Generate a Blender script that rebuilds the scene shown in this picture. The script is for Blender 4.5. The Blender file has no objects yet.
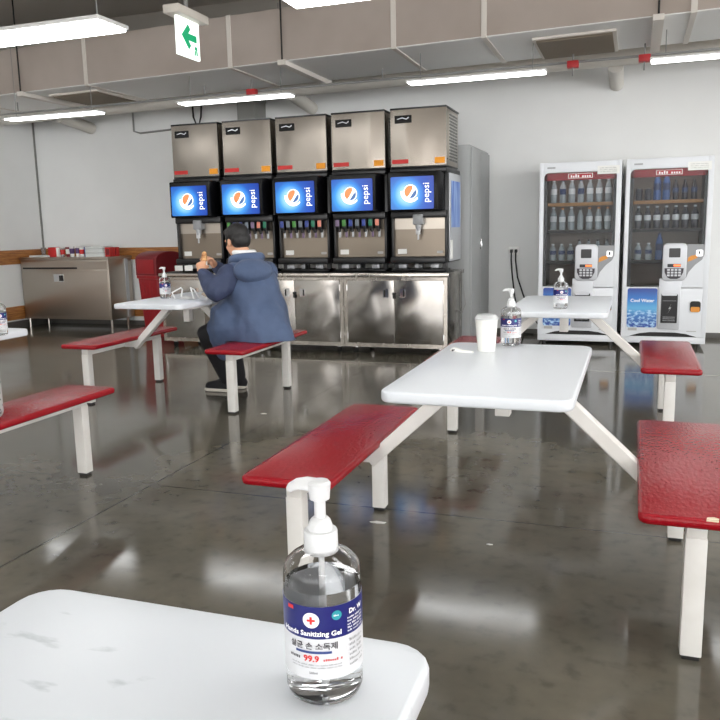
import bpy, bmesh, math, random
from mathutils import Vector, Matrix, noise
random.seed(7)
PI = math.pi
scene = bpy.context.scene
col = scene.collection

# ------------------------------------------------------------------ materials
def srgb(r, g, b):
    f = lambda c: (c / 12.92) if c <= 0.04045 else ((c + 0.055) / 1.055) ** 2.4
    return (f(r / 255), f(g / 255), f(b / 255), 1)

def mat(name, c, rough=0.5, metal=0.0, **kw):
    m = bpy.data.materials.new(name); m.use_nodes = True
    nt = m.node_tree; b = nt.nodes['Principled BSDF']
    b.inputs['Base Color'].default_value = c
    b.inputs['Roughness'].default_value = rough
    b.inputs['Metallic'].default_value = metal
    for k, v in kw.items():
        key = {'spec': 'Specular IOR Level', 'emis': 'Emission Strength', 'ecol': 'Emission Color', 'trans': 'Transmission Weight',
               'ior': 'IOR', 'coat': 'Coat Weight', 'coatr': 'Coat Roughness', 'sheen': 'Sheen Weight', 'sss': 'Subsurface Weight', 'alpha': 'Alpha', 'aniso': 'Anisotropic'}[k]
        b.inputs[key].default_value = v
    return m

def N(m, t, **kw):
    n = m.node_tree.nodes.new(t)
    for k, v in kw.items():
        if k in n.inputs.keys(): n.inputs[k].default_value = v
        else: setattr(n, k, v)
    return n

def L(m, a, b): m.node_tree.links.new(a, b)
def P(m): return m.node_tree.nodes['Principled BSDF']

def tex(m, scale=5.0, detail=3.0, stretch=(1, 1, 1), space='Object', rough=0.5, kind='ShaderNodeTexNoise', w=None):
    tc = N(m, 'ShaderNodeTexCoord'); mp = N(m, 'ShaderNodeMapping'); mp.inputs['Scale'].default_value = stretch
    if space == 'World':
        g = N(m, 'ShaderNodeNewGeometry'); L(m, g.outputs['Position'], mp.inputs['Vector'])
    else: L(m, tc.outputs[space], mp.inputs['Vector'])
    t = N(m, kind); t.inputs['Scale'].default_value = scale
    if 'Detail' in t.inputs.keys(): t.inputs['Detail'].default_value = detail
    L(m, mp.outputs['Vector'], t.inputs['Vector'])
    return t

def ramp(m, src, stops):
    r = N(m, 'ShaderNodeValToRGB'); e = r.color_ramp.elements
    while len(e) < len(stops): e.new(0.5)
    for i, (p, c) in enumerate(stops): e[i].position = p; e[i].color = c if len(c) == 4 else (*c, 1)
    L(m, src, r.inputs['Fac']); return r

def vary(m, a, b, scale=4, stretch=(1, 1, 1), space='Object', detail=3, lo=0.35, hi=0.65):
    t = tex(m, scale, detail, stretch, space); r = ramp(m, t.outputs['Fac'], [(lo, a), (hi, b)])
    L(m, r.outputs['Color'], P(m).inputs['Base Color']); return r

def bump(m, scale, strength, dist=0.01, detail=2, stretch=(1, 1, 1), space='Object'):
    t = tex(m, scale, detail, stretch, space); b = N(m, 'ShaderNodeBump'); b.inputs['Strength'].default_value = strength
    b.inputs['Distance'].default_value = dist
    L(m, t.outputs['Fac'], b.inputs['Height']); L(m, b.outputs['Normal'], P(m).inputs['Normal']); return b

def rvary(m, lo, hi, scale=5, stretch=(1, 1, 1), space='Object'):
    t = tex(m, scale, 4, stretch, space); r = N(m, 'ShaderNodeMapRange'); r.inputs['To Min'].default_value = lo; r.inputs['To Max'].default_value = hi
    r.inputs['From Min'].default_value = 0.3; r.inputs['From Max'].default_value = 0.7
    L(m, t.outputs['Fac'], r.inputs['Value']); L(m, r.outputs['Result'], P(m).inputs['Roughness'])

M = {}
M['wall'] = mat('painted_wall', srgb(232, 233, 232), 0.75); vary(M['wall'], srgb(233, 234, 233), srgb(238, 239, 238), 1.2, space='World')
M['wall_far'] = mat('warehouse_wall', srgb(150, 128, 108), 0.8); vary(M['wall_far'], srgb(118, 96, 80), srgb(176, 156, 136), 0.5, (1, 1, .35), 'World')
M['ceil'] = mat('ceiling_concrete', srgb(205, 200, 192), 0.9)
M['wood'] = mat('wood_rail', srgb(176, 116, 58), 0.45); vary(M['wood'], srgb(150, 92, 44), srgb(194, 132, 70), 6, (1, 1, 14), 'World')
M['base'] = mat('grey_baseboard', srgb(92, 90, 86), 0.6)
M['white_metal'] = mat('white_painted_steel', srgb(226, 224, 220), 0.38); vary(M['white_metal'], srgb(220, 217, 212), srgb(228, 226, 222), 9)
M['top'] = mat('white_tabletop', srgb(219, 223, 228), 0.28, spec=.4)
M['seat'] = mat('red_bench_paint', srgb(146, 9, 24), 0.2, spec=.3)
bump(M['seat'], 85, 0.6, 0.0035, 2, (1, .5, 1))
M['chip'] = mat('chipped_pale_wood', srgb(225, 208, 180), 0.7)
M['rubber'] = mat('black_rubber', srgb(28, 27, 27), 0.6)
M['steel'] = mat('brushed_stainless', srgb(186, 180, 172), 0.24, 1.0)
bump(M['steel'], 2.2, 0.14, 0.05, 1, (1, 1, .45), 'World'); rvary(M['steel'], .16, .3, 3, (6, 6, 1), 'World')
M['steel_door'] = mat('wavy_stainless_door', srgb(166, 162, 157), 0.17, 1.0); bump(M['steel_door'], 2.6, 0.35, 0.06, 1, (1, 1, .8), 'World')
M['ice_steel'] = mat('ice_machine_stainless', srgb(142, 135, 127), 0.2, 1.0); bump(M['ice_steel'], 3.0, 0.34, 0.05, 1, (1, 1, .3), 'World')
M['splash'] = mat('splash_stainless', srgb(138, 128, 116), 0.36, 1.0); bump(M['splash'], 160, .12, .002, 1, (.05, 1, 1))
M['dull_steel'] = mat('dull_stainless', srgb(182, 174, 164), 0.32, 1.0); bump(M['dull_steel'], 2.0, 0.1, 0.05, 1, (1, 1, .4), 'World')
M['chrome'] = mat('chrome', srgb(215, 215, 215), 0.12, 1.0)
M['black'] = mat('black_plastic', srgb(20, 20, 22), 0.35)
M['black_gloss'] = mat('black_gloss', srgb(10, 10, 12), 0.25, spec=.25)
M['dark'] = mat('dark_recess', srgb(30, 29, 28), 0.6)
M['grey_pl'] = mat('grey_plastic', srgb(150, 152, 154), 0.4)
M['silver'] = mat('silver_plastic', srgb(188, 190, 194), 0.32, 0.25)
M['white_pl'] = mat('white_plastic', srgb(216, 217, 218), 0.3)
M['vend'] = mat('vending_white', srgb(222, 225, 229), 0.3)
M['vend_side'] = mat('vending_side', srgb(212, 214, 216), 0.4)
M['vend_in'] = mat('vending_interior', srgb(140, 128, 118), 0.6)
M['shelf_front'] = mat('amber_shelf_strip', srgb(168, 124, 76), 0.5)
M['red_sign'] = mat('red_header', srgb(168, 30, 40), 0.4)
M['paper'] = mat('paper_white', srgb(236, 236, 232), 0.7)
M['grey_paper'] = mat('grey_label', srgb(178, 178, 176), 0.6)
M['red_sticker'] = mat('red_sticker', srgb(196, 40, 38), 0.5)
M['orange_sticker'] = mat('orange_sticker', srgb(232, 150, 24), 0.5)
M['amber'] = mat('amber_plastic', srgb(222, 146, 50), 0.35)
M['ink'] = mat('dark_ink', srgb(60, 56, 62), 0.6)
M['white_ink'] = mat('white_ink', srgb(245, 245, 248), 0.5)
M['red_ink'] = mat('red_ink', srgb(214, 44, 40), 0.5)
M['green_ink'] = mat('teal_ink', srgb(40, 150, 160), 0.5)
M['navy_ink'] = mat('navy_ink', srgb(52, 70, 130), 0.5)
M['label_blue'] = mat('label_blue', srgb(20, 27, 104), 0.35)
M['label_white'] = mat('label_white', srgb(212, 213, 216), 0.4)
M['bottle'] = mat('clear_bottle', (1, 1, 1, 1), 0.02, trans=1.0, ior=1.3)
M['gel'] = mat('clear_gel', (0.985, .99, 1, 1), 0.0, trans=1.0, ior=1.27)
M['locker'] = mat('grey_locker_paint', srgb(152, 154, 154), 0.4)
M['outlet'] = mat('outlet_white', srgb(250, 250, 248), 0.4)
M['trash'] = mat('red_trash_plastic', srgb(156, 24, 34), 0.42)
M['trash_dark'] = mat('dark_red_plastic', srgb(122, 24, 32), 0.45)
M['duct_front'] = mat('duct_wrap', srgb(178, 166, 156), 0.7); vary(M['duct_front'], srgb(170, 158, 148), srgb(182, 171, 162), 1.5, (1, 1, 1), 'World')
M['duct_flange'] = mat('duct_flange', srgb(222, 216, 208), 0.6)
M['duct_painted_light'] = mat('duct_wrap_painted_light', srgb(240, 240, 238), .6)  # same wrap as the body, made paler: underside light put into the colour
M['grille'] = mat('brown_grille', srgb(128, 116, 100), 0.6)
M['pipe'] = mat('pipe_paint', srgb(206, 202, 194), 0.55)
M['grey_duct'] = mat('grey_duct', srgb(132, 132, 128), 0.6)
M['red_box'] = mat('red_box_paint', srgb(178, 34, 38), 0.5)
M['lamp_frame'] = mat('lamp_frame', srgb(222, 222, 220), 0.4)
M['led'] = mat('led_diffuser', (1, 1, 1, 1), 0.5, emis=6.4, ecol=(0.985, 1.0, 1.0, 1))
M['exit_white'] = mat('exit_lit_face', srgb(240, 250, 244), 0.4, emis=.6, ecol=(.93, 1, .97, 1))
M['exit_green'] = mat('exit_lit_green', srgb(10, 150, 100), 0.4, emis=0.3, ecol=srgb(6, 158, 104))
M['exit_mount'] = mat('exit_mount', srgb(214, 208, 198), 0.5)
M['skin'] = mat('skin', srgb(214, 160, 128), 0.55, sss=0.08)
M['hair'] = mat('black_hair', srgb(22, 20, 20), 0.55); bump(M['hair'], 90, .6, .006, 3, (1, 1, .3))
M['jacket'] = mat('navy_jacket', srgb(70, 86, 116), 0.7, sheen=0.1); vary(M['jacket'], srgb(64, 80, 110), srgb(75, 92, 123), 5); bump(M['jacket'], 10, .5, .02, 3)
M['jacket_in'] = mat('dark_navy_sleeve', srgb(50, 60, 88), 0.7); bump(M['jacket_in'], 16, .6, .02, 3)
M['collar'] = mat('white_collar', srgb(232, 232, 232), 0.8)
M['pants'] = mat('black_trousers', srgb(24, 24, 28), 0.8)
M['sole'] = mat('pale_sole', srgb(206, 200, 190), 0.6)
M['food'] = mat('brown_pastry', srgb(190, 130, 76), 0.6); vary(M['food'], srgb(150, 90, 50), srgb(226, 178, 120), 40)
M['mask_white'] = mat('white_mask_cloth', srgb(236, 236, 236), 0.8)
M['wrap'] = mat('food_wrapper', srgb(214, 196, 176), 0.5)
M['cup'] = mat('white_paper_cup', srgb(240, 240, 234), 0.45)
M['lid'] = mat('clear_white_lid', srgb(238, 240, 240), 0.2, trans=0.35)
M['tray_white'] = mat('white_stack', srgb(228, 232, 230), 0.5)
M['blue_pl'] = mat('blue_plastic', srgb(36, 60, 150), 0.4)
M['clear'] = mat('clear_cup_plastic', srgb(225, 225, 225), 0.15, trans=0.85, ior=1.3)
M['purple'] = mat('purple_print', srgb(88, 60, 110), 0.5)
M['cable'] = mat('black_cable', srgb(18, 18, 18), 0.5)
M['grey_cable'] = mat('grey_cable', srgb(140, 140, 138), 0.5)
for k, c in dict(v_green=(70, 140, 60), v_blue=(50, 70, 150), v_teal=(30, 120, 90), v_pink=(226, 140, 120), v_lav=(130, 110, 140), v_grey=(110, 120, 130)).items():
    M[k] = mat('valve_' + k[2:], srgb(*c), 0.35)
M['pet'] = mat('clear_pet', srgb(214, 224, 228), 0.12, trans=0.55, ior=1.2)
M['pet_blue'] = mat('blue_pet', srgb(110, 140, 196), 0.12, trans=0.4, ior=1.2)
M['pet_dark'] = mat('dark_bottle', srgb(58, 58, 66), 0.2)
M['cap_dark'] = mat('dark_cap', srgb(40, 38, 40), 0.4)
M['cap_orange'] = mat('orange_cap', srgb(206, 130, 60), 0.4)
M['lbl_navy'] = mat('navy_bottle_label', srgb(40, 56, 96), 0.4)
M['lbl_pale'] = mat('pale_bottle_label', srgb(216, 220, 222), 0.4)

# bag with black and white knit pattern
m = M['knit'] = mat('black_white_knit', (1, 1, 1, 1), 0.9)
t = tex(m, 70, 1, (1, 1, .6), kind='ShaderNodeTexVoronoi'); r = ramp(m, t.outputs['Distance'], [(.42, srgb(22, 24, 28)), (.55, srgb(180, 180, 178))]); L(m, r.outputs['Color'], P(m).inputs['Base Color'])

# table top scuffs (grey rubbed patches in the laminate)
M['top_worn'] = mat('scuffed_white_tabletop', srgb(232, 236, 240), 0.28, spec=.4)
m = M['top_worn']
t1 = tex(m, 9, 5, (1, 2.6, 1)); t2 = tex(m, 3.1, 1)
mu = N(m, 'ShaderNodeMath', operation='MULTIPLY'); L(m, t1.outputs['Fac'], mu.inputs[0]); L(m, t2.outputs['Fac'], mu.inputs[1])
r = ramp(m, mu.outputs[0], [(.315, srgb(219, 223, 228)), (.35, srgb(192, 198, 202))]); L(m, r.outputs['Color'], P(m).inputs['Base Color'])

# polished concrete floor with saw-cut joints
m = M['floor'] = mat('polished_concrete', (1, 1, 1, 1), 0.2)
g = N(m, 'ShaderNodeNewGeometry'); sx = N(m, 'ShaderNodeSeparateXYZ'); L(m, g.outputs['Position'], sx.inputs[0])
t = tex(m, 0.9, 6, (1, 1, 1), 'World'); r = ramp(m, t.outputs['Fac'], [(.3, srgb(74, 72, 65)), (.5, srgb(95, 91, 81)), (.7, srgb(114, 108, 95))])
t2 = tex(m, 14, 5, (1, 1, 1), 'World'); r2 = ramp(m, t2.outputs['Fac'], [(.28, (.72, .72, .72)), (.45, (.97, .97, .97)), (.72, (1.08, 1.07, 1.05))])
mx = N(m, 'ShaderNodeMix', data_type='RGBA', blend_type='MULTIPLY'); mx.inputs['Factor'].default_value = 1
L(m, r.outputs['Color'], mx.inputs[6]); L(m, r2.outputs['Color'], mx.inputs[7])
def line(axis, pos, w):
    s = N(m, 'ShaderNodeMath', operation='SUBTRACT'); L(m, sx.outputs[axis], s.inputs[0]); s.inputs[1].default_value = pos
    a = N(m, 'ShaderNodeMath', operation='ABSOLUTE'); L(m, s.outputs[0], a.inputs[0])
    c = N(m, 'ShaderNodeMath', operation='LESS_THAN'); L(m, a.outputs[0], c.inputs[0]); c.inputs[1].default_value = w
    return c
acc = None
for ax, pos, w in (('X', -2.25, .007), ('Y', 3.19, .005), ('X', 2.6, .006), ('Y', -1.6, .006), ('X', -6.4, .007)):
    c = line(ax, pos, w)
    if acc is None: acc = c
    else:
        q = N(m, 'ShaderNodeMath', operation='MAXIMUM'); L(m, acc.outputs[0], q.inputs[0]); L(m, c.outputs[0], q.inputs[1]); acc = q
mj = N(m, 'ShaderNodeMix', data_type='RGBA'); mj.inputs[7].default_value = srgb(52, 50, 46)
sc = N(m, 'ShaderNodeMath', operation='MULTIPLY'); sc.inputs[1].default_value = .75; L(m, acc.outputs[0], sc.inputs[0])
L(m, sc.outputs[0], mj.inputs[0]); L(m, mx.outputs[2], mj.inputs[6])
lt = line('Y', 6.86, .016)
mk = N(m, 'ShaderNodeMix', data_type='RGBA'); mk.inputs[7].default_value = srgb(150, 147, 138)
sc2 = N(m, 'ShaderNodeMath', operation='MULTIPLY'); sc2.inputs[1].default_value = .7; L(m, lt.outputs[0], sc2.inputs[0])
L(m, sc2.outputs[0], mk.inputs[0]); L(m, mj.outputs[2], mk.inputs[6]); L(m, mk.outputs[2], P(m).inputs['Base Color'])
rvary(m, .07, .15, 2.2, (1, 1, 1), 'World'); bump(m, 2.5, .02, .02, 1, (1, 1, 1), 'World')

# lit fountain screen: blue picture with a pale halo around the emblem
m = M['screen'] = mat('lit_blue_screen', srgb(10, 20, 60), 0.12)
tc = N(m, 'ShaderNodeTexCoord')
def radial(cx, cz, rad):
    mp = N(m, 'ShaderNodeMapping'); mp.inputs['Location'].default_value = (-cx / rad, 0, -cz / rad); mp.inputs['Scale'].default_value = (1 / rad, 0, 1 / rad)
    L(m, tc.outputs['Object'], mp.inputs['Vector'])
    gr = N(m, 'ShaderNodeTexGradient', gradient_type='SPHERICAL'); L(m, mp.outputs['Vector'], gr.inputs['Vector']); return gr
ga = radial(-.11, .71, .34); gb = radial(-.075, .735, .165)
ra = ramp(m, ga.outputs['Fac'], [(0, srgb(14, 60, 168)), (.35, srgb(24, 96, 212)), (.8, srgb(70, 168, 246))])
rb = ramp(m, gb.outputs['Fac'], [(0, (0, 0, 0)), (.25, srgb(40, 110, 160)), (.75, srgb(215, 240, 250))])
ad = N(m, 'ShaderNodeMix', data_type='RGBA', blend_type='ADD'); ad.inputs['Factor'].default_value = 1
L(m, ra.outputs['Color'], ad.inputs[6]); L(m, rb.outputs['Color'], ad.inputs[7])
L(m, ad.outputs[2], P(m).inputs['Emission Color']); P(m).inputs['Emission Strength'].default_value = .42
M['lit_white'] = mat('lit_white', srgb(240, 244, 250), .3, emis=.45, ecol=(1, 1, 1, 1))
M['lit_orange'] = mat('lit_orange', srgb(230, 120, 70), .3, emis=.42, ecol=srgb(240, 136, 84))
M['lit_navy'] = mat('lit_navy', srgb(50, 80, 130), .3, emis=.4, ecol=srgb(74, 112, 160))
M['lit_red'] = mat('lit_slot_orange', srgb(250, 120, 60), .3, emis=.8, ecol=srgb(255, 110, 50))

# printed water poster (gradient blue with ripples at the bottom)
m = M['poster'] = mat('water_poster', (1, 1, 1, 1), .3)
tc = N(m, 'ShaderNodeTexCoord'); sp = N(m, 'ShaderNodeSeparateXYZ'); L(m, tc.outputs['Object'], sp.inputs[0])
mr = N(m, 'ShaderNodeMapRange'); mr.inputs['From Min'].default_value = .21; mr.inputs['From Max'].default_value = .60; L(m, sp.outputs['Z'], mr.inputs['Value'])
ra = ramp(m, mr.outputs['Result'], [(0, srgb(24, 60, 150)), (.3, srgb(60, 120, 190)), (.48, srgb(96, 176, 222)), (.72, srgb(44, 120, 200)), (1, srgb(24, 48, 140))])
t = tex(m, 26, 4, (1, 1, 1.6)); rb = ramp(m, t.outputs['Fac'], [(.48, (0, 0, 0)), (.62, (1, 1, 1))])
lo = N(m, 'ShaderNodeMath', operation='LESS_THAN'); L(m, mr.outputs['Result'], lo.inputs[0]); lo.inputs[1].default_value = .44
mu = N(m, 'ShaderNodeMath', operation='MULTIPLY'); L(m, lo.outputs[0], mu.inputs[0]); L(m, rb.outputs['Color'], mu.inputs[1])
mi = N(m, 'ShaderNodeMix', data_type='RGBA'); mi.inputs[7].default_value = srgb(176, 212, 240); L(m, mu.outputs[0], mi.inputs[0]); L(m, ra.outputs['Color'], mi.inputs[6])
L(m, mi.outputs[2], P(m).inputs['Base Color'])

# blue graphic on the fountain side
m = M['side_art'] = mat('side_graphic', (1, 1, 1, 1), .35)
t = tex(m, 4, 2, (1, 6, .6)); r = ramp(m, t.outputs['Fac'], [(.4, srgb(60, 100, 190)), (.62, srgb(150, 180, 226))]); L(m, r.outputs['Color'], P(m).inputs['Base Color'])

# perforated vent
m = M['perf'] = mat('perforated_vent', (1, 1, 1, 1), .4, .6)
t = tex(m, 34, 0, (1, 1, 1), kind='ShaderNodeTexVoronoi'); t.inputs['Randomness'].default_value = 0.1
r = ramp(m, t.outputs['Distance'], [(.42, srgb(30, 30, 30)), (.5, srgb(200, 198, 192))]); L(m, r.outputs['Color'], P(m).inputs['Base Color'])

# thin window pane: see-through with a mirror reflection
def pane_mat(name, tint):
    m = bpy.data.materials.new(name); m.use_nodes = True; nt = m.node_tree; nt.nodes.clear()
    o = nt.nodes.new('ShaderNodeOutputMaterial'); tr = nt.nodes.new('ShaderNodeBsdfTransparent'); tr.inputs[0].default_value = tint
    gl = nt.nodes.new('ShaderNodeBsdfGlossy'); gl.inputs['Roughness'].default_value = .03
    fr = nt.nodes.new('ShaderNodeFresnel'); fr.inputs[0].default_value = 1.2; mx = nt.nodes.new('ShaderNodeMixShader')
    nt.links.new(fr.outputs[0], mx.inputs[0]); nt.links.new(tr.outputs[0], mx.inputs[1]); nt.links.new(gl.outputs[0], mx.inputs[2]); nt.links.new(mx.outputs[0], o.inputs[0])
    return m
M['pane'] = pane_mat('window_pane', (.86, .87, .88, 1))

# ------------------------------------------------------------------ mesh helpers
class MB:
    def __init__(s): s.bm = bmesh.new()
    def merge(s, b, mtx=None):
        me = bpy.data.meshes.new('t'); b.to_mesh(me); b.free()
        if mtx: me.transform(mtx)
        s.bm.from_mesh(me); bpy.data.meshes.remove(me); return s
    def box(s, x0, x1, y0, y1, z0, z1, bev=0.0, seg=2, mtx=None):
        b = bmesh.new(); bmesh.ops.create_cube(b, size=1)
        for v in b.verts: v.co = ((x0 + x1) / 2 + v.co.x * (x1 - x0), (y0 + y1) / 2 + v.co.y * (y1 - y0), (z0 + z1) / 2 + v.co.z * (z1 - z0))
        if bev: bmesh.ops.bevel(b, geom=b.edges[:], offset=bev, segments=seg, affect='EDGES', profile=.5)
        return s.merge(b, mtx)
    def prism(s, poly, z0, z1, bev=0.0, mtx=None, seg=3):
        b = bmesh.new(); vs = [b.verts.new((x, y, z0)) for x, y in poly]; f = b.faces.new(vs)
        r = bmesh.ops.extrude_face_region(b, geom=[f]); vv = [e for e in r['geom'] if isinstance(e, bmesh.types.BMVert)]
        for v in vv: v.co.z = z1
        bmesh.ops.recalc_face_normals(b, faces=b.faces)
        if bev:
            ed = [e for e in b.edges if abs(e.verts[0].co.z - e.verts[1].co.z) < 1e-6]
            bmesh.ops.bevel(b, geom=ed, offset=bev, segments=seg, affect='EDGES', profile=.5)
        return s.merge(b, mtx)
    def slab(s, w, d, r, z0, z1, bev=0.0, cx=0, cy=0, mtx=None, n=5):
        return s.prism(rrect(-w / 2 + cx, w / 2 + cx, -d / 2 + cy, d / 2 + cy, r, n), z0, z1, bev, mtx)
    def panel(s, x0, x1, z0, z1, y0, y1, r=0.0, bev=0.0):          # rounded upright panel, facing -y at y0
        return s.prism(rrect(x0, x1, z0, z1, r) if r else [(x0, z0), (x1, z0), (x1, z1), (x0, z1)], -y1, -y0, bev, UP)
    def poly(s, pts, y0, y1, bev=0.0): return s.prism(pts, -y1, -y0, bev, UP)
    def lathe(s, prof, n=24, mtx=None, close=True):
        b = bmesh.new(); rings = []
        for r, z in prof:
            rings.append([b.verts.new((r * math.cos(2 * PI * i / n), r * math.sin(2 * PI * i / n), z)) for i in range(n)])
        for a, c in zip(rings, rings[1:]):
            for i in range(n): b.faces.new((a[i], a[(i + 1) % n], c[(i + 1) % n], c[i]))
        if close: b.faces.new(rings[0][::-1]); b.faces.new(rings[-1])
        bmesh.ops.recalc_face_normals(b, faces=b.faces)
        return s.merge(b, mtx)
    def tube(s, pts, r, n=10, cap=True, flat=None):
        pts = [Vector(p) for p in pts]; rs = r if isinstance(r, (list, tuple)) else [r] * len(pts)
        b = bmesh.new(); rings = []; ref = None
        for i, p in enumerate(pts):
            d = (pts[min(i + 1, len(pts) - 1)] - pts[max(i - 1, 0)]).normalized()
            if ref is None: ref = d.orthogonal().normalized()
            u = (ref - d * ref.dot(d)).normalized(); ref = u; v = d.cross(u)
            rr = rs[i]; ru, rv = (rr if isinstance(rr, tuple) else (rr, rr))
            rings.append([b.verts.new(p + u * ru * math.cos(2 * PI * k / n) + v * rv * math.sin(2 * PI * k / n)) for k in range(n)])
        for a, c in zip(rings, rings[1:]):
            for i in range(n): b.faces.new((a[i], a[(i + 1) % n], c[(i + 1) % n], c[i]))
        if cap: b.faces.new(rings[0][::-1]); b.faces.new(rings[-1])
        bmesh.ops.recalc_face_normals(b, faces=b.faces)
        return s.merge(b)
    def capsule(s, pts, rs, n=14):                                 # tube with rounded ends
        pts = [Vector(p) for p in pts]
        d0 = (pts[0] - pts[1]).normalized(); d1 = (pts[-1] - pts[-2]).normalized(); P2, R2 = [], []
        for t in (85, 60, 30): P2.append(pts[0] + d0 * rs[0] * math.sin(math.radians(t))); R2.append(rs[0] * math.cos(math.radians(t)))
        P2 += pts; R2 += list(rs)
        for t in (30, 60, 85): P2.append(pts[-1] + d1 * rs[-1] * math.sin(math.radians(t))); R2.append(rs[-1] * math.cos(math.radians(t)))
        return s.tube(P2, R2, n)
    def bar(s, p0, p1, w, h):                                      # square bar between two points
        p0, p1 = Vector(p0), Vector(p1); d = p1 - p0; q = d.to_track_quat('Z', 'Y').to_matrix().to_4x4()
        return s.box(-w / 2, w / 2, -h / 2, h / 2, 0, d.length, .004, 1, Matrix.Translation(p0) @ q)
    def ell(s, c, r, n=20, m=14, mtx=None):
        b = bmesh.new(); bmesh.ops.create_uvsphere(b, u_segments=n, v_segments=m, radius=1)
        for v in b.verts: v.co = (v.co.x * r[0], v.co.y * r[1], v.co.z * r[2])
        mm = Matrix.Translation(c) @ (mtx or Matrix.Identity(4))
        return s.merge(b, mm)
    def build(s, name, m, parent=None, smooth=None, loc=None):
        me = bpy.data.meshes.new(name); bmesh.ops.recalc_face_normals(s.bm, faces=s.bm.faces); s.bm.to_mesh(me); s.bm.free()
        o = bpy.data.objects.new(name, me); col.objects.link(o); me.materials.append(M[m] if isinstance(m, str) else m)
        if parent: o.parent = parent
        if loc: o.location = loc
        if smooth is None: smooth = 35
        if smooth:
            for p in me.polygons: p.use_smooth = True
            me.set_sharp_from_angle(angle=math.radians(smooth))
        return o
UP = Matrix.Rotation(PI / 2, 4, 'X')                                # xy drawing plane -> xz, +z extrusion -> -y

def rrect(x0, x1, y0, y1, r, n=5):
    out = []
    for cx, cy, a in ((x1 - r, y0 + r, -90), (x1 - r, y1 - r, 0), (x0 + r, y1 - r, 90), (x0 + r, y0 + r, 180)):
        for i in range(n + 1):
            t = math.radians(a + 90 * i / n); out.append((cx + r * math.cos(t), cy + r * math.sin(t)))
    return out

def box(name, m, dims, parent=None, bev=0.0): return MB().box(*dims, bev).build(name, m, parent)

def thing(name, label, cat, loc=(0, 0, 0), rotz=0, group=None):
    o = bpy.data.objects.new(name, None); col.objects.link(o); o.location = loc; o.rotation_euler = (0, 0, rotz)
    o.empty_display_size = .05; o['label'] = label; o['category'] = cat
    if group: o['group'] = group
    return o
def tag(o, label, cat, group=None):
    o['label'] = label; o['category'] = cat
    if group: o['group'] = group
    return o
def struct(o): o['kind'] = 'structure'; return o
def kids(o): return [c for c in bpy.data.objects if c.parent == o]
def dup(o, loc=None, rotz=None, label=None, group=None, parent=None):
    ch = kids(o); c = o.copy(); col.objects.link(c)
    if parent: c.parent = parent
    if loc is not None: c.location = loc
    if rotz is not None: c.rotation_euler = (0, 0, rotz)
    if label: c['label'] = label
    if group: c['group'] = group
    for k in ch: dup(k, parent=c)
    return c

def text_polys(s, size, align='CENTER', weight=0.0):
    cu = bpy.data.curves.new('t', 'FONT'); cu.body = s; cu.size = size; cu.align_x = align; cu.align_y = 'CENTER'; cu.resolution_u = 2; cu.offset = weight
    o = bpy.data.objects.new('t', cu); col.objects.link(o)
    dg = bpy.context.evaluated_depsgraph_get(); me = bpy.data.meshes.new_from_object(o.evaluated_get(dg))
    vs = [v.co.copy() for v in me.vertices]; fs = [tuple(p.vertices) for p in me.polygons]
    bpy.data.objects.remove(o); bpy.data.curves.remove(cu); bpy.data.meshes.remove(me)
    return vs, fs
def mapped(name, m, parent, vs, fs, fn, smooth=False):
    me = bpy.data.meshes.new(name); me.from_pydata([fn(v.x, v.y) for v in vs], [], fs)
    o = bpy.data.objects.new(name, me); col.objects.link(o); me.materials.append(M[m]); o.parent = parent
    return o
def text_on(name, s, size, m, parent, fn, align='CENTER', weight=0.0):
    vs, fs = text_polys(s, size, align, weight); return mapped(name, m, parent, vs, fs, fn)
def strokes(name, m, parent, fn, x0, x1, y, h, seed, word=(3, 8)):        # unreadable fine print: rows of small bars
    rnd = random.Random(seed); vs_, fs_ = [], []; x = x0; st = h * .75
    while x < x1:
        for k in range(rnd.randint(*word)):
            if x >= x1: break
            hh = h * rnd.choice((.6, .8, 1)); i = len(vs_)
            vs_ += [Vector((x, y, 0)), Vector((x + st * .62, y, 0)), Vector((x + st * .62, y + hh, 0)), Vector((x, y + hh, 0))]; fs_.append((i, i + 1, i + 2, i + 3)); x += st
        x += st
    return mapped(name, m, parent, vs_, fs_, fn)
def remesh(o, voxel, smooth=3):
    md = o.modifiers.new('r', 'REMESH'); md.mode = 'VOXEL'; md.voxel_size = voxel
    s = o.modifiers.new('s', 'SMOOTH'); s.factor = .5; s.iterations = smooth
    dg = bpy.context.evaluated_depsgraph_get(); dg.update(); me = bpy.data.meshes.new_from_object(o.evaluated_get(dg))
    o.modifiers.clear(); old = o.data; o.data = me; bpy.data.meshes.remove(old)
    for p in me.polygons: p.use_smooth = True
    return o

# ------------------------------------------------------------------ the room
XL, XR, YB, YF, ZC = -7.95, 9.0, 9.1, -12.0, 3.75
struct(box('floor', 'floor', (XL - .2, XR + .2, YF - .2, YB + .2, -.12, 0)))
struct(box('ceiling', 'ceil', (XL - .2, XR + .2, YF - .2, YB + .2, ZC, ZC + .15)))
struct(box('wall_back', 'wall', (XL - .2, XR + .2, YB, YB + .2, 0, ZC)))
struct(box('wall_left', 'wall', (XL - .2, XL, YF, YB, 0, ZC)))
struct(box('baseboard_back', 'base', (XL, XR, YB - .012, YB, 0, .06), bev=.003))
struct(box('baseboard_left', 'base', (XL, XL + .012, YF, YB - .013, 0, .10), bev=.003))
struct(box('trim_1', 'wood', (XL, XL + .025, 0, YB, .87, 1.06), bev=.006))
struct(box('trim_2', 'wood', (XL, XL + .025, 0, YB, .12, .30), bev=.006))
struct(box('trim_3', 'wood', (XL + .026, -4.4, YB - .025, YB, .90, 1.06), bev=.006))
struct(box('trim_4', 'wood', (XL + .026, -4.4, YB - .025, YB, .12, .30), bev=.006))
mb = MB()
for y in (8.3, 5.6, 2.9): mb.box(XL, XR, y - .12, y + .12, 3.45, ZC)
struct(mb.build('trim_5', 'ceil'))
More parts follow.
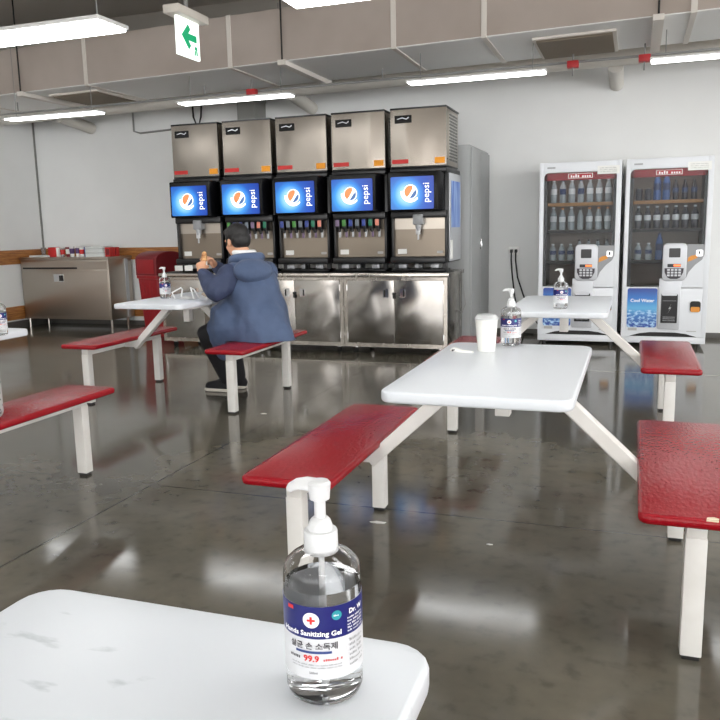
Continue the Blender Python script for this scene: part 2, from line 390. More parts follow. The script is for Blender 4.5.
struct(MB().box(XL + .001, XL + .006, 9.06, 9.094, 1.06, 3.4).build('trim_6', 'grey_duct'))

# ------------------------------------------------------------------ ceiling services
def dy(x): return -.078 * (x + 3.1)                                  # the duct runs slightly askew
duct = thing('air_duct', 'large wrapped rectangular air duct hung under the ceiling', 'air duct', (0, 0, 0))
x0, x1 = XL + .02, XR - .02
b = MB(); bm = b.bm
def dquad(xa, xb, ya, yb, za, zb): 
    o = MB(); mt = Matrix.Identity(4)
    vs = [o.bm.verts.new(p) for p in ((xa, ya + dy(xa), za), (xb, ya + dy(xb), za), (xb, yb + dy(xb), za), (xa, yb + dy(xa), za), (xa, ya + dy(xa), zb), (xb, ya + dy(xb), zb), (xb, yb + dy(xb), zb), (xa, yb + dy(xa), zb))]
    for f in ((0, 1, 2, 3), (4, 5, 6, 7), (0, 1, 5, 4), (1, 2, 6, 5), (2, 3, 7, 6), (3, 0, 4, 7)): o.bm.faces.new([vs[i] for i in f])
    bmesh.ops.recalc_face_normals(o.bm, faces=o.bm.faces); return o
dquad(x0, x1, 6.92, 8.0, 2.804, 3.26).build('duct_body', 'duct_front', duct)
us = dquad(x0, x1, 6.925, 7.995, 2.795, 2.803).build('duct_underside_lightened', 'duct_painted_light', duct); us['label'] = 'duct underside with light painted into its pale wrap'  # thin slab whose pale colour stands in for light on the underside
for xs in (-7.4, -5.50, -3.73, -2.06, -1.26, .34, 1.9, 3.4, 5.0):
    dquad(xs, xs + .045, 6.912, 8.008, 2.788, 3.268).build('duct_flange', 'duct_flange', duct)
for xs in (-6.38, -3.13, .115):
    br = dquad(xs - .04, xs + .04, 6.87, 8.05, 2.755, 2.8).build('support_rail', 'duct_flange', duct)
    for y in (6.89, 8.035): MB().tube([(xs, y + dy(xs), 2.77), (xs, y + dy(xs), ZC)], .008, 8).build('hanger_rod', 'dark', br)
for xa, xb in ((-6.22, -5.53), (-.87, -.195)):
    v = dquad(xa, xb, 7.15, 7.96, 2.775, 2.8).build('vent_frame', 'duct_flange', duct)
    gb = dquad(xa + .03, xb - .03, 7.18, 7.93, 2.77, 2.776)
    for k in range(18):
        y = 7.20 + k * .04; q = dquad(xa + .03, xb - .03, y, y + .022, 2.760, 2.771); gb.merge(q.bm)
    gb.build('vent_grille', 'grille', v)

pipe = thing('ceiling_pipe', 'long pale round pipe under the ceiling behind the air duct', 'pipe', (0, 8.42, 2.83))
MB().tube([(-7.9, 0, -.07), (-4, 0, -.01), (0, 0, .03), (5.9, 0, .06)], .085, 16).build('main_pipe', 'pipe', pipe)
for xx, dz in ((-6.98, -.05), (-3.75, -.01), (-.235, 0)):
    MB().tube([(xx, .05, dz - .04), (xx, .67, dz - .12)], .075, 14).build('branch_pipe', 'pipe', pipe)
cp = thing('cable_conduit', 'thin dark conduit running along the lamps beneath the pipe', 'conduit', (0, 7.66, 2.70))
MB().tube([(-7.9, 0, -.03), (5.9, 0, .03)], .012, 8).build('conduit', 'grey_cable', cp)
for xx in (-6.9, -4.4, -2.4, .9): MB().tube([(xx, 0, 0), (xx, 0, .0945)], .006, 6).build('conduit_clip', 'grey_cable', cp)
for xx, lab in ((-3.806, 'red box on the conduit above the second ice machine'), (-.579, 'red box on the conduit below the right ceiling vent'), (.03, 'red box at the left end of the rightmost lamp')):
    t = thing('junction_box', lab, 'box', (xx, 7.6, 2.67))
    MB().box(-.05, .05, -.04, .04, -.03, .03, .006).build('box_body', 'red_box', t)
    MB().tube([(0, 0, -.10), (0, 0, .088 if xx > -1 and xx < -.2 else .1245)], .007, 8).build('stem', 'grey_cable', t)
gd = thing('riser_duct', 'dark grey vertical duct on the back wall above the left ice machines', 'duct', (-4.5, 8.9, 2.5))
MB().box(-.12, .12, -.1, .199, 0, 1.249).build('riser', 'grey_duct', gd); MB().box(-.14, .14, -.12, .18, .3, .34).build('flange', 'grey_duct', gd)
wp = thing('wall_cable', 'thin cable with loops on the back wall left of the ice machines', 'cable', (-6.3, 9.07, 2.5))
MB().tube([(0, 0, .35), (0, 0, .08), (.1, 0, .05), (1.0, 0, .09)], .012, 8).build('cable_run', 'grey_cable', wp)
MB().tube([(.9, 0, .5), (.92, -.02, .2), (.98, -.02, .05), (1.03, -.02, .2), (1.05, 0, .5)], .012, 8).build('cable_loop', 'cable', wp)
rd = thing('round_duct', 'grey round duct up between the ceiling beams behind the exit sign', 'duct', (0, 5.6, 3.38))
MB().tube([(-7.9, 0, 0), (-2.2, 0, 0)], .15, 20).build('round_body', 'grey_duct', rd)
for xx in (-7, -4.8, -2.8): MB().tube([(xx, 0, .14), (xx, 0, .369)], .008, 6).build('hanger', 'grey_cable', rd)

def make_lamp():
    t = thing('ceiling_lamp', 'x', 'ceiling lamp')
    MB().box(-.62, .62, -.155, .155, .004, .03, .006).build('frame', 'lamp_frame', t)
    MB().box(-.606, .606, -.142, .142, -.012, .006, .005).build('diffuser', 'led', t)
    for sx_ in (-.5, .5): MB().tube([(sx_, 0, .028), (sx_, 0, ZC - 2.54)], .004, 6).build('suspension_wire', 'grey_cable', t)
    return t
LX = (-5.97, -3.77, -1.38, .69, 2.9)
vis = {(7.15, 0): 'thin lit ceiling lamp at far left over the left wall corner', (7.15, 1): 'lit ceiling lamp above the two left ice machines',
       (7.15, 2): 'lit ceiling lamp above the two right ice machines', (7.15, 3): 'lit ceiling lamp at top right over the vending machines',
       (4.33, 1): 'large bright ceiling lamp at the top left corner of the photo', (4.33, 2): 'bright ceiling lamp cut off at the top edge, right of the exit sign'}
oth = {7.15: 'ceiling lamp right of the photo in the row by the vending machines', 4.33: 'ceiling lamp outside the photo in the row by the exit sign', 1.5: 'ceiling lamp in the row over the nearest table',
       -1.3: 'ceiling lamp in the first row behind the camera', -4.1: 'ceiling lamp in the second row behind the camera'}
lamp0 = None
for y in (7.15, 4.33, 1.5, -1.3, -4.1):
    for i, x in enumerate(LX):
        lab = vis.get((y, i), oth[y]); gk = None if (y, i) in vis else {7.15: None}.get(y, 'off camera lamps at y %d' % round(y))
        if lamp0 is None: lamp0 = make_lamp(); o = lamp0
        else: o = dup(lamp0)
        if y == 4.33 and i == 2: x = -1.32
        if y == 4.33 and i == 1: x = -3.72
        o.location = (x, y, 2.54 + (x + 2) * .006); o.scale = (1, .5 if y > 7 else 1, .7 if y > 7 else 1); o['label'] = lab
        if y == 7.15 or (y, i) in vis: o['group'] = 'ceiling lamps'
        else: o['group'] = {4.33: 'lamps in the exit sign row out of view', 1.5: 'lamps over the nearest table', -1.3: 'first row of lamps behind the camera', -4.1: 'second row of lamps behind the camera'}[y]

# exit sign
ex = thing('exit_sign', 'lit green and white exit arrow sign hanging from the ceiling', 'exit sign', (-3.07, 5.0, 2.50))
MB().box(-.065, .065, -.06, .35, .245, .305, .01).build('mount', 'exit_mount', ex)
MB().tube([(0, .145, .3), (0, .145, ZC - 2.5)], .015, 10).build('hanging_rod', 'grey_duct', ex)
pn = MB().box(-.012, .012, 0, .29, -.015, .245, .004).build('lit_panel', 'exit_white', ex)
arrow = [(.045, .125), (.135, .212), (.165, .18), (.135, .149), (.245, .149), (.245, .101), (.135, .101), (.165, .07), (.135, .038)]
mb = MB(); mb.prism([(y, z) for y, z in arrow], .0125, .0145, 0, Matrix(((0, 0, 1, 0), (1, 0, 0, 0), (0, 1, 0, 0), (0, 0, 0, 1))))
mb.build('arrow', 'exit_green', pn, 0)
man = MB(); rotm = Matrix(((0, 0, 1, 0), (1, 0, 0, 0), (0, 1, 0, 0), (0, 0, 0, 1)))
for pts in ([(.205, .012), (.222, .012), (.228, .045), (.212, .045)], [(.236, .010), (.252, .016), (.246, .052), (.232, .048)], [(.212, .05), (.25, .05), (.246, .074), (.218, .074)]):
    man.prism(pts, .0125, .0145, 0, rotm)
man.build('running_figure', 'exit_green', pn, 0)

# ------------------------------------------------------------------ table sets
def make_set():
    t = thing('cafeteria_table', 'x', 'table with benches', group='fixed tables with red benches')
    MB().slab(.578, 1.06, .05, .724, .76, .008, -.012).build('tabletop', 'top', t)
    MB().box(-.2, .2, -.3, .3, .70, .7235, .003).build('top_frame', 'white_metal', t)
    MB().box(-.026, .026, -.026, .026, .58, .70, .003).build('center_stub', 'white_metal', t)
    for s in (-1, 1):
        MB().slab(.318, 1.11, .03, .427, .460, .013, s * .617).build('bench_seat', 'seat', t)
        MB().box(s * .617 - .0275, s * .617 + .0275, -.475, .475, .372, .4268, .003).build('bench_rail', 'white_metal', t)
        ab = MB(); ab.bar((s * .505, 0, .370), (s * .135, 0, .715), .055, .05); ab.box(min(s * .49, s * .59), max(s * .49, s * .59), -.027, .027, .369, .423, .003); ab.build('arm', 'white_metal', t)
        for sy in (-1, 1):
            l = MB().box(s * .617 - .029, s * .617 + .029, sy * .451 - .027, sy * .451 + .027, .014, .373, .003).build('leg', 'white_metal', t)
            MB().box(s * .617 - .024, s * .617 + .024, sy * .451 - .022, sy * .451 + .022, 0, .0145, .003).build('foot_cap', 'rubber', l)
    return t
setc = make_set(); setc['label'] = 'white table with red benches in the centre carrying a lidded cup and a pump bottle'
setc.location = (-.422, 2.73, 0)
set_far = dup(setc, (-.40, 5.03, 0), 0, 'white table with red benches farther back, in front of the vending machines')
set_p = dup(setc, (-3.19, 5.13, 0), 0, 'white table with red benches where the person in the blue jacket sits'); set_p.scale = (.97, 1, 1)
set_l = dup(setc, (-3.31, 2.79, 0), 0, 'white table at the left edge, its red bench cut off by the frame')
set_n = dup(setc, (-.479, .30, 0), 0, 'nearest white table at the bottom left with the large sanitizer bottle')
for o in kids(set_n):
    if o.name.startswith('tabletop'): o.data = o.data.copy(); o.data.materials[0] = M['top_worn']
# chipped paint on the near right bench edge
for o in kids(setc):
    if o.name.startswith('bench_seat') and max(v.co.x for v in o.data.vertices) > .5:
        mb = MB()
        for cx, w in ((.648, .032), (.690, .040), (.735, .022)):
            mb.prism([(cx - w / 2, -.5525), (cx + w * .45, -.5530), (cx + w / 2, -.541), (cx + w * .1, -.533), (cx - w * .4, -.539)], .446, .4607)
        c = mb.build('chipped_patch', 'chip', o, 0); c['label'] = 'pale spots where the red paint is chipped'
        old = o.data; 

# ------------------------------------------------------------------ sanitizer bottles
def make_bottle():
    t = thing('sanitizer_bottle', 'x', 'bottle', group='pump bottles of hand sanitizer')
    R = .0412
    outer = [(.001, .003), (.028, .002), (.034, 0), (.0385, .003), (R, .011), (R, .136), (.0405, .143), (.038, .149), (.032, .155), (.025, .1595), (.0185, .162), (.0165, .169)]
    inner = [(.0150, .169), (.0168, .161), (.0240, .158), (.0310, .1533), (.0367, .1475), (.0390, .142), (.0398, .136), (.0398, .012), (.037, .005), (.0325, .0035), (.027, .0045), (.001, .005)]
    MB().lathe(outer + inner, 48, close=False).build('bottle_body', 'bottle', t, 50)
    gel = [(.001, .0048), (.027, .0043), (.0325, .0033), (.0372, .0048), (.0400, .012), (.0400, .127), (.0398, .1275), (.001, .1275)]
    MB().lathe(gel, 48, close=False).build('gel', 'gel', t, 50)
    # wrap-around label, front centre at angle 0 = local -y
    def cyl(r):
        return lambda x, y: (r * math.sin(x / R), -r * math.cos(x / R), y)
    def band(name, m, z0, z1, a0, a1, r, par):
        n = 48; vs = []; fs = []
        for i in range(n + 1):
            a = math.radians(a0 + (a1 - a0) * i / n)
            for rr, z in ((r, z0), (r, z1), (r - .0004, z1), (r - .0004, z0)): vs.append((rr * math.sin(a), -rr * math.cos(a), z))
        for i in range(n):
            for k in range(4): fs.append((i * 4 + k, (i + 1) * 4 + k, (i + 1) * 4 + (k + 1) % 4, i * 4 + (k + 1) % 4))
        fs += [(0, 1, 2, 3), (n * 4 + 3, n * 4 + 2, n * 4 + 1, n * 4)]
        me = bpy.data.meshes.new(name); me.from_pydata(vs, [], fs); o = bpy.data.objects.new(name, me); col.objects.link(o); me.materials.append(M[m]); o.parent = par
        for p in me.polygons: p.use_smooth = True
        me.set_sharp_from_angle(angle=.6); return o
    band('label_backing', 'label_white', .034, .115, -160, 160, R + .0003, t); lb = band('label', 'label_white', .034, .0795, -130, 130, R + .0008, t)
    bb = band('label_band', 'label_blue', .0795, .115, -130, 130, R + .0008, t)
    f = cyl(R + .0016); f2 = cyl(R + .0020)
    disc = lambda cx, cz, r, n=28: ([Vector((cx, cz, 0))] + [Vector((cx + r * math.cos(2 * PI * i / n), cz + r * math.sin(2 * PI * i / n), 0)) for i in range(n)], [(0, 1 + i, 1 + (i + 1) % n) for i in range(n)])
    mapped('emblem_disc', 'white_ink', bb, *disc(0, .1005, .0085), f)
    cr = [Vector((x, .1005 + y, 0)) for x, y in ((-.0012, -.0042), (.0012, -.0042), (.0012, -.0012), (.0042, -.0012), (.0042, .0012), (.0012, .0012), (.0012, .0042), (-.0012, .0042), (-.0012, .0012), (-.0042, .0012), (-.0042, -.0012), (-.0012, -.0012))]
    mapped('red_cross', 'red_ink', bb, cr, [(0, 1, 2, 11), (3, 4, 5, 2), (2, 5, 8, 11), (5, 6, 7, 8), (8, 9, 10, 11)], f2)
    mapped('round_mark', 'green_ink', bb, *disc(.026, .105, .0052), f)
    strokes('mark_print', 'white_ink', bb, f2, .0228, .029, .1043, .0018, 3)
    mapped('corner_mark', 'red_ink', bb, [Vector((-.028, .109, 0)), Vector((-.02, .109, 0)), Vector((-.02, .113, 0)), Vector((-.028, .113, 0))], [(0, 1, 2, 3)], f)
    text_on('title_text', 'Hands Sanitizing Gel', .0076, 'white_ink', bb, lambda x, y: cyl(R + .0027)(x - .001, y + .0862), weight=.0002)
    text_on('side_title', 'Dr. W', .0075, 'white_ink', bb, lambda x, y: f(x + .050, y + .105), weight=.0003)
    for i in range(5): strokes('side_print', 'white_ink', bb, f, .038, .062, .0975 - .0036 * i, .0020, i)
    text_on('korean_title', '살균 손 소독제', .0085, 'ink', lb, lambda x, y: f(x + .001, y + .0712), weight=.00015)
    nn = 12; vs_ = [Vector((-.018 + .038 * i / nn, z, 0)) for z in (.0635, .0662) for i in range(nn + 1)]
    mapped('navy_strip', 'navy_ink', lb, vs_, [(i, i + 1, nn + 2 + i, nn + 1 + i) for i in range(nn)], f)
    text_on('percent_text', '99.9', .0095, 'red_ink', lb, lambda x, y: f(x - .001, y + .0575), weight=.0003)
    strokes('claim_print', 'ink', lb, f, -.026, -.0125, .0562, .0030, 5); strokes('claim_print', 'red_ink', lb, f, .0115, .030, .0552, .0030, 6)
    for k, z in enumerate((.0500, .0470)): strokes('fine_print', 'grey_pl', lb, f, -.024, .030, z, .0014, 9 + k)
    text_on('volume_text', '500ml', .0036, 'ink', lb, lambda x, y: f(x + .001, y + .0415))
    for i in range(6): strokes('side_note', 'grey_pl', lb, f, .040, .060, .072 - .0055 * i, .0028, 20 + i)
    # pump
    MB().lathe([(.0172, .158), (.0180, .159), (.0178, .181), (.0170, .183), (.010, .1832)], 40).build('collar', 'white_pl', t, 30)
    MB().lathe([(.0128, .1828), (.0128, .187), (.0110, .193), (.0085, .196), (.0070, .1965)], 32).build('pump_base', 'white_pl', t, 40)
    MB().lathe([(.0060, .1955), (.0060, .223)], 20).build('stem', 'white_pl', t, 40)
    MB().tube([(0, 0, .012), (0, 0, .18)], .0032, 10).build('dip_tube', 'white_pl', t)
    h = MB(); h.lathe([(.0088, .216), (.0105, .217), (.0115, .228), (.0120, .234), (.010, .2365), (.002, .2375)], 28)
    h.tube([(-.002, 0, .231), (-.014, 0, .2325), (-.024, 0, .2315), (-.0315, 0, .2275), (-.0335, 0, .2245)], [(.0085, .0048), (.008, .0048), (.0068, .0042), (.0055, .0038), (.0045, .0032)], 14)
    h.build('pump_head', 'white_pl', t, 40)
    return t
bt = make_bottle(); bt.location = (-.300, .715, .7601); bt.scale = (1, 1, .985); bt['label'] = 'large clear sanitizer pump bottle on the nearest table'
# turn the label toward the camera (local -y faces the camera then swing)
def face(x, y, off): return math.atan2(-x, y) + math.radians(off)
def aim(o, off): o.rotation_euler = (0, 0, face(-o.location.x * -1, o.location.y, off))
bt.rotation_euler = (0, 0, math.atan2(.305, .742) + math.radians(-17))
for loc, lab, off in (((-.470, 3.225, .7601), 'sanitizer pump bottle on the centre table right of the lidded cup', -10),
                      ((-.397, 4.70, .7601), 'sanitizer pump bottle on the table in front of the left vending machine', 8),
                      ((-3.345, 5.08, .7601), 'sanitizer pump bottle on the table in front of the red bin', 10),
                      ((-3.0, 3.06, .7601), 'sanitizer pump bottle on the left edge table, cut by the photo edge', 15)):
    dup(bt, loc, math.atan2(-loc[0], loc[1]) + math.radians(off), lab)

# ------------------------------------------------------------------ things on the centre table
cup = thing('paper_cup', 'tall white cup with a lid on the centre table', 'cup', (-.540, 3.045, .7601))
MB().lathe([(.0335, 0), (.0345, .001), (.044, .125), (.0455, .127), (.0455, .130), (.0435, .1305), (.0425, .126), (.0325, .004), (.001, .003)], 36, close=False).build('cup_body', 'cup', cup, 40)
MB().lathe([(.0462, .127), (.047, .129), (.0465, .133), (.043, .135), (.0385, .143), (.037, .145), (.002, .1445)], 36).build('lid', 'lid', cup, 40)
wr = thing('straw_wrapper', 'crumpled white wrapper scrap on the centre table left of the cup', 'wrapper', (-.63, 2.985, .7601))
mb = MB(); mb.tube([(-.045, .02, .006), (-.03, .012, .010), (0, .005, .004), (.05, 0, .003)], [(.006, .004), (.011, .005), (.008, .003), (.004, .002)], 8); mb.build('paper_twist', 'paper', wr)
MB().box(-.038, -.024, .004, .016, .002, .010, .002).build('torn_tip', 'ink', wr)

# paper scraps on the floor
for i, ((x, y), lab, s) in enumerate((((-1.0, 3.02), 'white paper scrap on the floor below the centre left bench', 1.0), ((-2.38, 4.72), 'small white scrap on the floor beside the person bench leg', .6), ((-.50, 2.92), 'tiny white speck on the floor under the centre table', .35))):
    t = MB(); t.prism([(-.035 * s, -.004 * s), (0, -.012 * s), (.03 * s, -.004 * s), (.036 * s, .008 * s), (-.01 * s, .012 * s)], 0, .0025); o = t.build('paper_scrap', 'paper'); o.location = (x, y, .0003); tag(o, lab, 'paper scrap')

# ------------------------------------------------------------------ stainless base cabinets under the fountains
FY = 7.3
def make_base(w):
    t = thing('base_cabinet', 'x', 'cabinet', group='stainless cabinets under the drink fountains')
    h = w / 2
    MB().box(-h, h, .012, .68, .085, .772, .004).build('carcass', 'steel', t)
    MB().panel(-h, h, .748, .772, .0, .012).build('top_rail', 'steel', t)
    MB().panel(-h, h, .077, .115, .0, .012).build('bottom_rail', 'steel', t)
    for a, b_ in ((-h, -h + .035), (h - .035, h)): MB().panel(a, b_, .115, .748, 0, .012).build('side_stile', 'steel', t)
    for s, (a, b_) in ((-1, (-h + .04, -.003)), (1, (.003, h - .04))):
        d = MB().panel(a, b_, .12, .743, -.008, .011, .004, .002).build('door', 'steel_door', t)
        c = s * .085
        hd = MB(); hd.panel(c - .028, c + .028, .575, .66, -.012, -.0075, .006); hd.build('pull_plate', 'chrome', d)
        MB().panel(c + (.006 if s > 0 else -.022), c + (.022 if s > 0 else -.006), .585, .65, -.014, -.0115, .003).build('pull_recess', 'dark', d)
        for z in (.19, .67): MB().tube([(b_ + .004 if s > 0 else a - .004, -.01, z - .03), (b_ + .004 if s > 0 else a - .004, -.01, z + .03)], .006, 8).build('hinge', 'chrome', d)
    lk = MB(); lk.box(-.018, .018, -.016, -.008, .60, .625, .002); lk.tube([(0, -.014, .612), (0, -.028, .612)], .008, 10); lk.box(-.012, .012, -.026, -.016, .565, .60, .003); lk.build('padlock', 'dark', t)
    for sx_ in (-h + .09, h - .09):
        for y in (.09, .60):
            c = MB().tube([(sx_, y, .06), (sx_, y, .086)], .022, 10).build('caster_mount', 'chrome', t)
            MB().tube([(sx_ - .014, y, .031), (sx_ + .014, y, .031)], .031, 16).build('caster_wheel', 'rubber', c)
    return t
W = (4.86 - 1.67) / 3
bc = make_base(W - .006); bc.location = (-4.86 + W * .5, FY, 0); bc['label'] = 'stainless base cabinet at the left end, behind the table with the person'
dup(bc, (-4.86 + W * 1.5, FY, 0), 0, 'stainless base cabinet in the middle, right beside the blue jacket')
dup(bc, (-4.86 + W * 2.5, FY, 0), 0, 'stainless base cabinet at the right end under the last two fountains')
ct = thing('countertop', 'long stainless counter top over the base cabinets with black drip edge', 'countertop', (-3.265, FY, .773))
MB().box(-1.61, 1.61, -.012, .70, 0, .042, .006).build('counter_slab', 'steel', ct)
MB().slab(3.17, .30, .05, .0425, .050, .002, 0, .16).build('drip_channel', 'black', ct)
MB().tube([(1.61, .60, .02), (1.60, .66, -.10), (1.63, .68, -.32), (1.61, .60, -.40), (1.61, .45, -.36)], .006, 8).build('loose_hose', 'grey_cable', ct)

# ------------------------------------------------------------------ drink fountains
PITCH = .5985
def globe(par):
    # emblem turned a quarter turn, drawn in the plane of the screen
    cx, cz, r = -.045, .755, .068
    y = -.1275
    def flat(name, m, pts, y0): MB().poly(pts, y0, y0 + .0012).build(name, m, par, 0)
    def arc(r_, a0, a1, n=24, ox=0, oz=0): return [(cx + ox + r_ * math.cos(math.radians(a0 + (a1 - a0) * i / n)), cz + oz + r_ * math.sin(math.radians(a0 + (a1 - a0) * i / n))) for i in range(n + 1)]
    flat('globe_disc', 'lit_white', arc(r, 0, 358, 36), y)
    rr = r * .86
    flat('globe_cap', 'lit_orange', arc(rr, 70, 235, 24) + [(cx - .010, cz - .022), (cx + .006, cz + .005), (cx + .02, cz + .03)], y - .0014)
    flat('globe_base', 'lit_navy', arc(rr, -98, 20, 20) + [(cx + .03, cz - .004), (cx + .012, cz - .03), (cx + .0, cz - .045)], y - .0014)
    ring = arc(r * 1.42, 175, 318, 26, 0, 0); inn = arc(r * 1.16, 175, 318, 26, .008, .006)
    flat('glow_arc', 'lit_white', ring + inn[::-1], y)
    text_on('brand_text', 'pepsi', .088, 'lit_white', par, lambda u, v: (.108 - v, y - .0004, .745 + u), weight=.0002)

def make_fountain(valves):
    t = thing('drink_fountain', 'x', 'drink fountain', group='soda fountains on the counter')
    MB().box(-.272, .272, .06, .60, .085, .975, .008).build('housing', 'black', t)
    # top visor and monitor hood
    MB().box(-.275, .275, -.02, .4, .935, .982, .01).build('top_visor', 'black', t)
    hood = MB(); 
    pl = [(-.285, .07), (-.285, -.06), (-.265, -.105), (.205, -.12), (.235, -.07), (.245, .07)]
    hood.prism(pl, .578, .945, .012); mn = hood.build('monitor', 'black_gloss', t)
    MB().panel(-.238, .178, .596, .896, -.1262, -.10, .012).build('screen', 'screen', mn)
    globe(mn)
    MB().box(-.272, .272, -.03, .08, .515, .585, .012).build('nozzle_canopy', 'black', t)
    sp = MB().panel(-.25, .25, .15, .517, .045, .06, .006).build('splash_panel', 'splash', t)
    if not valves: MB().panel(-.25, .25, .41, .515, .036, .0455).build('upper_splash', 'dull_steel', sp)
    MB().panel(-.225, -.135, .175, .222, .0435, .0452, .003).build('white_sticker', 'paper', sp)
    MB().panel(.165, .225, .178, .202, .0435, .0452, .008).build('maker_plate', 'grey_paper', sp)
    for s in (-1, 1): MB().box(s * .263 - .011, s * .263 + .011, .0, .07, .10, .54, .004).build('side_post', 'black', t)
    MB().box(-.272, .272, -.06, .10, .085, .148, .014).build('drip_base', 'black', t)
    tr = MB().box(-.262, .262, -.015, .20, .0455 - .04, .03, .004).build('drip_tray', 'black_gloss', t)
    g = MB()
    for k in range(13): g.box(-.25 + k * .0385, -.232 + k * .0385, .0, .19, .03, .034)
    g.build('drip_grate', 'dark', tr)
    for sx_ in (-.18, -.02, .14): MB().box(sx_ - .04, sx_ + .04, .05, .075, .035, .075, .004).build('tray_guide', 'silver', tr)
    for sx_ in (-.24, .0, .24): MB().box(sx_ - .02, sx_ + .02, .05, .09, 0.03, .088).build('foot', 'black', t)
    if valves:
        for k, c in enumerate(valves):
            x = -.205 + k * .068
            v = MB().box(x - .024, x + .024, -.075, .04, .425, .520, .008).build('valve', 'black', t)
            MB().panel(x - .019, x + .019, .452, .515, -.081, -.074, .008, .002).build('flavour_badge', c, v)
            MB().lathe([(.010, .395), (.015, .40), (.018, .428)], 14, Matrix.Translation((x, -.03, 0))).build('nozzle', 'black', v)
            MB().box(x - .012, x + .012, -.012, .0, .345, .43, .004).build('lever', 'v_lav' if k % 2 else 'silver', v)
    else:
        v = MB().box(-.05, .05, -.05, .05, .45, .55, .012).build('ice_chute', 'grey_pl', t)
        MB().lathe([(.016, .385), (.024, .40), (.03, .455)], 16, Matrix.Translation((0, -.015, 0))).build('chute_spout', 'silver', v)
        MB().box(-.022, .022, -.035, -.02, .36, .42, .005).build('dispense_lever', 'white_pl', v)
        MB().box(-.008, .008, -.03, -.02, .31, .37, .003).build('lever_tip', 'silver', v)
    return t
V = (['v_green', 'v_blue', 'v_blue', 'v_grey', 'v_lav', 'v_pink', 'v_teal'], ['v_blue', 'v_grey', 'v_green', 'v_grey', 'v_blue', 'v_teal', 'v_pink'], ['v_lav', 'v_green', 'v_blue', 'v_grey', 'v_blue', 'v_teal', 'v_pink'])
CX = [-4.342 + PITCH * i for i in range(5)]
f1 = make_fountain(None); f1.location = (CX[0], FY, .823); f1['label'] = 'leftmost drink fountain with lit blue screen and single ice chute'
f5 = dup(f1, (CX[4], FY, .823), 0, 'rightmost drink fountain, blue graphic on its side')
MB().box(.273, .283, .08, .58, .10, .93, .003).build('side_panel', 'silver', f5)
MB().box(.2835, .285, .14, .54, .42, .86).build('side_graphic', 'side_art', f5)
MB().box(.2835, .285, .10, .20, .12, .30).build('side_notice', 'paper', f5)
for i in (1, 2, 3):
    f = make_fountain(V[i - 1]); f.location = (CX[i], FY, .823)
    f['label'] = ('second drink fountain from left, behind the person wearing the blue jacket', 'middle drink fountain in the row, seven coloured nozzles', 'second drink fountain from right with seven coloured nozzles')[i - 1]
for sx_ in (-.235, -.115):
    MB().box(sx_ - .048, sx_ + .048, -.072, -.064, .022, .078, .003).build('white_card', 'paper', f1)

def make_ice():
    t = thing('ice_machine', 'x', 'ice machine', group='stainless ice machines on top of the fountains')
    MB().box(-.262, .262, .02, .55, 0, .525, .006).build('cabinet_body', 'dull_steel', t)
    b = MB(); pts = [(-.27, .02), (-.27, .0)] + [(-.27 + .54 * i / 12, -.010 * math.sin(PI * i / 12)) for i in range(1, 12)] + [(.27, .0), (.27, .02)]
    b.prism(pts, .004, .522); b.build('front_panel', 'ice_steel', t)
    MB().box(-.272, .272, -.006, .555, .522, .54, .005).build('top_cap', 'black', t)
    MB().box(-.27, .27, -.004, .5, -.009, .005, .003).build('base_strip', 'black', t)
    lb = MB().panel(-.225, -.06, .40, .47, -.0125, -.005, .004).build('control_window', 'black_gloss', t)
    q = MB(); q.poly([(-.2, .44), (-.15, .452), (-.11, .438), (-.09, .455), (-.085, .445), (-.11, .43), (-.15, .443), (-.2, .433)], -.0135, -.0124); q.build('window_mark', 'silver', lb, 0)
    MB().panel(-.255, -.095, .03, .068, -.0105, -.002).build('red_label', 'red_sticker', t)
    MB().panel(.16, .255, .02, .075, -.0075, .001).build('orange_label', 'orange_sticker', t)
    MB().box(.2625, .266, .16, .50, .05, .49).build('side_vent', 'perf', t)
    MB().tube([(.266, .05, .06), (.272, .05, .06)], .008, 10).build('screw', 'dark', t); 
    return t
ic = make_ice(); ice_l = ('leftmost stainless ice machine, warm toned front', 'second stainless ice machine from the left, under the red box', 'middle stainless ice machine of the five', 'fourth stainless ice machine from the left, pale front', 'rightmost stainless ice machine with its perforated side showing')
for i in range(5):
    o = ic if i == 0 else dup(ic); o.location = (CX[i], FY, 1.818); o['label'] = ice_l[i]

# grey locker beside the fountains
lk = thing('steel_locker', 'tall grey steel locker standing beside the fountain row against the back wall', 'locker', (-1.60, 8.03, 0))
MB().box(-.42, 0, 0, 1.04, .06, 2.065, .006).build('locker_body', 'locker', lk); MB().box(-.40, -.02, .02, 1.02, 0, .0605).build('plinth', 'base', lk)
for a, b_ in ((.015, .515), (.525, 1.025)):
    d = MB().box(.0005, .018, a, b_, .09, 2.04, .004).build('door', 'locker', lk)
    if a < .1:
        h = MB(); h.box(.018, .036, .46, .485, 1.0, 1.12, .004); h.build('handle', 'chrome', d)
    else:
        MB().box(.018, .028, .545, .565, 1.03, 1.07, .003).build('lock', 'chrome', d)

